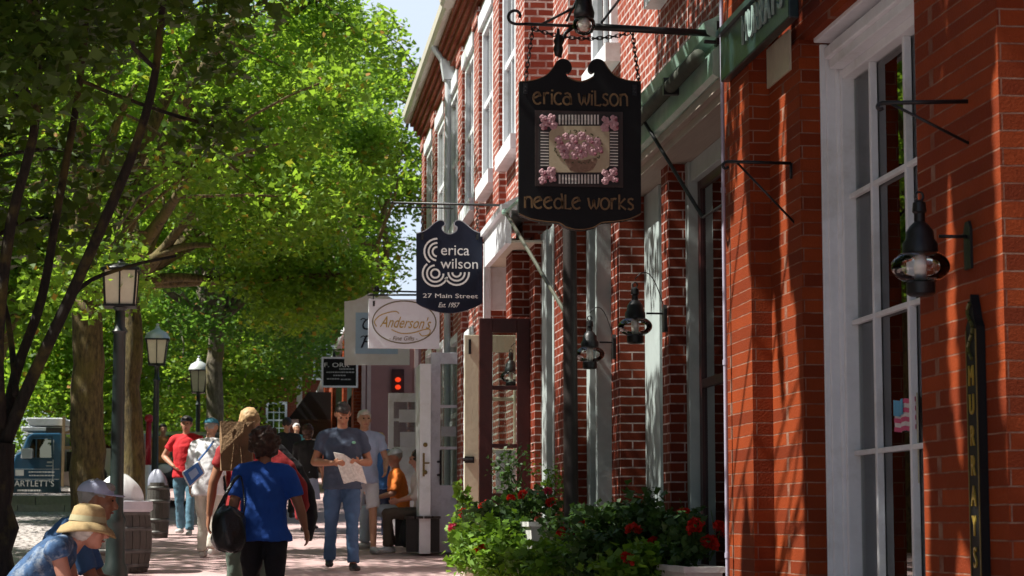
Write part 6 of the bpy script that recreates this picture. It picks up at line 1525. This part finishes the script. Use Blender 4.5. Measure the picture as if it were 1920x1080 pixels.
person('seated person in white and pink top and brown trousers, partly behind the white door edge', 1.93, 26.35, -90, 1.70, seat_pose(.02), cloth('pinkish_white_top', (.62, .52, .48)), 1.4, cloth('brown_trousers', (.085, .062, .045)), mat('white_trainers', (.70, .70, .70), .5), hair_dk, 'bob', skin=skin3, vox=.013, nod=14)
sack('tote_bag', 'lumpy black tote bag on the ground before the seated people', PY(766, 1008, 26.2)+Vector((0, 0, .02)), .12, .12, .17, blackc)
# 10.. far pedestrians
person('distant person in black top with white sash, left of the newspaper reader', XF(538, 36), 36., 175, 1.72, stride(.1), blackc, 1.6, blackc, mat('dark_shoes', (.03, .03, .03), .6), hair_dk, 'short', vox=.018)
person('distant woman in black top and pale blue skirt, left of the newspaper reader', XF(578, 32), 32., 150, 1.60, stride(.05), blackc, 1.4, None, mat('dark_shoes', (.03, .03, .03), .6), hair_br, 'bob', vox=.018, skirt=cloth('pale_blue_skirt', (.42, .48, .66)))
person('distant person with white hair and turquoise top near the black awning', XF(556, 48), 48., 20, 1.66, stride(.08), cloth('turquoise_top', (.10, .42, .44)), .6, cloth('dark_navy_cloth', (.015, .025, .06)), mat('dark_shoes', (.03, .03, .03), .6), mat('white_hair', (.65, .62, .58), .7), 'short', vox=.02)
person('distant person in pale top walking under the trees beside the man in red', XF(306, 42), 42., 10, 1.62, stride(.08), cloth('orange_brown_top', (.40, .16, .05)), .6, cloth('dark_navy_cloth', (.015, .025, .06)), mat('dark_shoes', (.03, .03, .03), .6), hair_dk, 'short', vox=.02)
# seated couple in the lower left corner, facing right
bn2 = thing('street_bench', 'wooden bench under the couple at the lower left', 'bench', (XF(140, 12.1), 12.4, gz(12.2)))
b = MB()
for i in range(4): b.box(-.26+i*.105, -.165+i*.105, -.75, .75, .395, .43)
b.build('seat', postwood, bn2)
for yy in (-.65, .65):
    b = MB(); b.box(-.24, .15, yy-.03, yy+.03, 0, .394); b.build('leg', iron, bn2)
Ys = 12.0
pl = mat('blue_plaid_print', (.04, .10, .22), .85, var=.55, scale=16, bump=.2, dirt=(.5, .55, .58))
lean = dict(seat_pose(), waist=(0, -.02, .66), chest=(0, -.16, .81), neck=(0, -.275, .925), head=(0, -.385, 1.00), Lsh=(.185, -.22, .90), Rsh=(-.185, -.22, .90), Lel=(.22, -.30, .63), Rel=(-.22, -.30, .63), Lwr=(.10, -.52, .60), Rwr=(-.10, -.52, .60))
hx, hz = XF(171, Ys), ZF(163, 1003, Ys)
t_, J, hp = person('elderly person in straw sun hat and blue plaid top bending forward, lower left', hx-.385*.95, Ys, 90, 1.66, lean, pl, .22, cloth('khaki_trousers', (.25, .21, .14)), mat('white_shoes', (.6, .6, .58), .6), mat('white_hair_close', (.62, .60, .56), .7, var=.2, scale=40), 'fringe', ('sun', mat('tan_straw', (.42, .30, .14), .8, var=.15, scale=60, bump=.4)), skin=skin3, vox=.009, nod=6)
lean2 = dict(lean, chest=(0, -.12, .84), neck=(0, -.21, .98), head=(0, -.30, 1.09), Lsh=(.19, -.17, .93), Rsh=(-.19, -.17, .93))
t2, J2, hp2 = person('person in pale lavender-white cap and blue denim shirt, sitting just behind the straw hat', hx-.30, Ys+.62, 90, 1.74, lean2, cloth('blue_denim_shirt', (.06, .15, .34)), .8, denim, mat('brown_shoes', (.06, .035, .02), .5), mat('grey_hair', (.35, .33, .30), .6), 'short', ('cap', mat('lavender_cap', (.52, .56, .74), .8, var=.06, bump=.1), mat('dark_embroidery', (.12, .06, .08), .8)), skin=skin2, vox=.011, nod=6)
# things seen inside the tall shop window
fg = thing('small_flag', 'small striped flag with light blue canton stuck on the tall shop window', 'flag', PX(1690, 780, XG-.004))
p0, p1 = PX(1677, 752, XG-.004), PX(1712, 806, XG-.004)
def flagpart(y0, y1, z0, z1, dx, m, name):
    b = MB(); n = 8; vs = []
    for i in range(n+1):
        u = i/n; y = y0+(y1-y0)*u; w2 = .006*math.sin((y-p0.y)*55); vs += [(p0.x+dx+w2, y, z0-.004*math.sin(y*40)), (p0.x+dx+w2, y, z1-.004*math.sin(y*40)), (p0.x+dx+w2+.002, y, z0-.004*math.sin(y*40)), (p0.x+dx+w2+.002, y, z1-.004*math.sin(y*40))]
    b.add(vs, [f for i in range(n) for f in ((4*i, 4*i+4, 4*i+5, 4*i+1), (4*i+2, 4*i+3, 4*i+7, 4*i+6))]); return bp(b, name, m, fg)
fH = p0.z-p1.z; flagpart(p1.y-.06, p0.y, p1.z, p0.z, 0, mat('flag_white', (.75, .72, .74), .8), 'field')
for i in range(4): z = p1.z+fH*(i*2)/7; flagpart(p1.y-.06, p0.y, z, z+fH/7, -.003, mat('flag_pink_red', (.62, .10, .22), .8), 'stripe')
flagpart(p0.y-.16, p0.y, p1.z+fH*.5, p0.z, -.006, mat('flag_light_blue', (.12, .38, .60), .8), 'canton')
b = MB(); b.tube([(p0.x+.004, p1.y-.06, p1.z-.25), (p0.x+.004, p1.y-.06, p0.z+.02)], .004, 6); bp(b, 'stick', offwhite, fg)
b = MB(); p = PX(1668, 935, XG+.16)
for k in range(3): b.tube([p+Vector((0, -.02*k-.07*math.sin(u), .085*math.cos(u)*(1-.1*k))) for u in np.linspace(0, 3.1, 12)], [(.010, .012)]*12, 8)
b.box(p.x-.03, p.x+.05, p.y-.11, p.y+.02, p.z-.13, p.z-.09); b.tube([(p.x, p.y-.05, p.z-.6), (p.x, p.y-.05, p.z-.13)], .012, 8)
o = b.build('display_stand', bagplastic, smooth=False); tag(o, 'white curved display stand behind the lower panes of the tall window', 'stand')
b = MB(); p0, p1 = PX(1604, 1046, XG+.10), PX(1706, 1040, XG+.10); n = 10; vs = []
for i in range(n+1):
    u = i/n; y = p0.y+(p1.y-p0.y)*u; vs += [(p0.x-.02, y, p0.z-.05+.03*math.sin(u*3)), (p0.x+.18, y, p0.z+.11-.05*u)]
b.add(vs, [(2*i, 2*i+2, 2*i+3, 2*i+1) for i in range(n)]); o = b.build('paper_sheet', mat('blueish_white_paper', (.66, .70, .78), .7, var=.05), smooth=True); sm_ = o.modifiers.new('s', 'SOLIDIFY'); sm_.thickness = .003; tag(o, 'large curled white sheet of paper lying in the bottom of the tall window', 'paper')
b = MB(); p = PX(1650, 1085, XG+.10); 
b.box(p.x-.02, p.x+.30, p.y-.45, p.y+.40, zbot-.04, p.z+.03); o = bp(b, 'display_shelf', mat('yellow_wicker', (.40, .30, .06), .7, var=.35, scale=60, bump=.8), shopA)
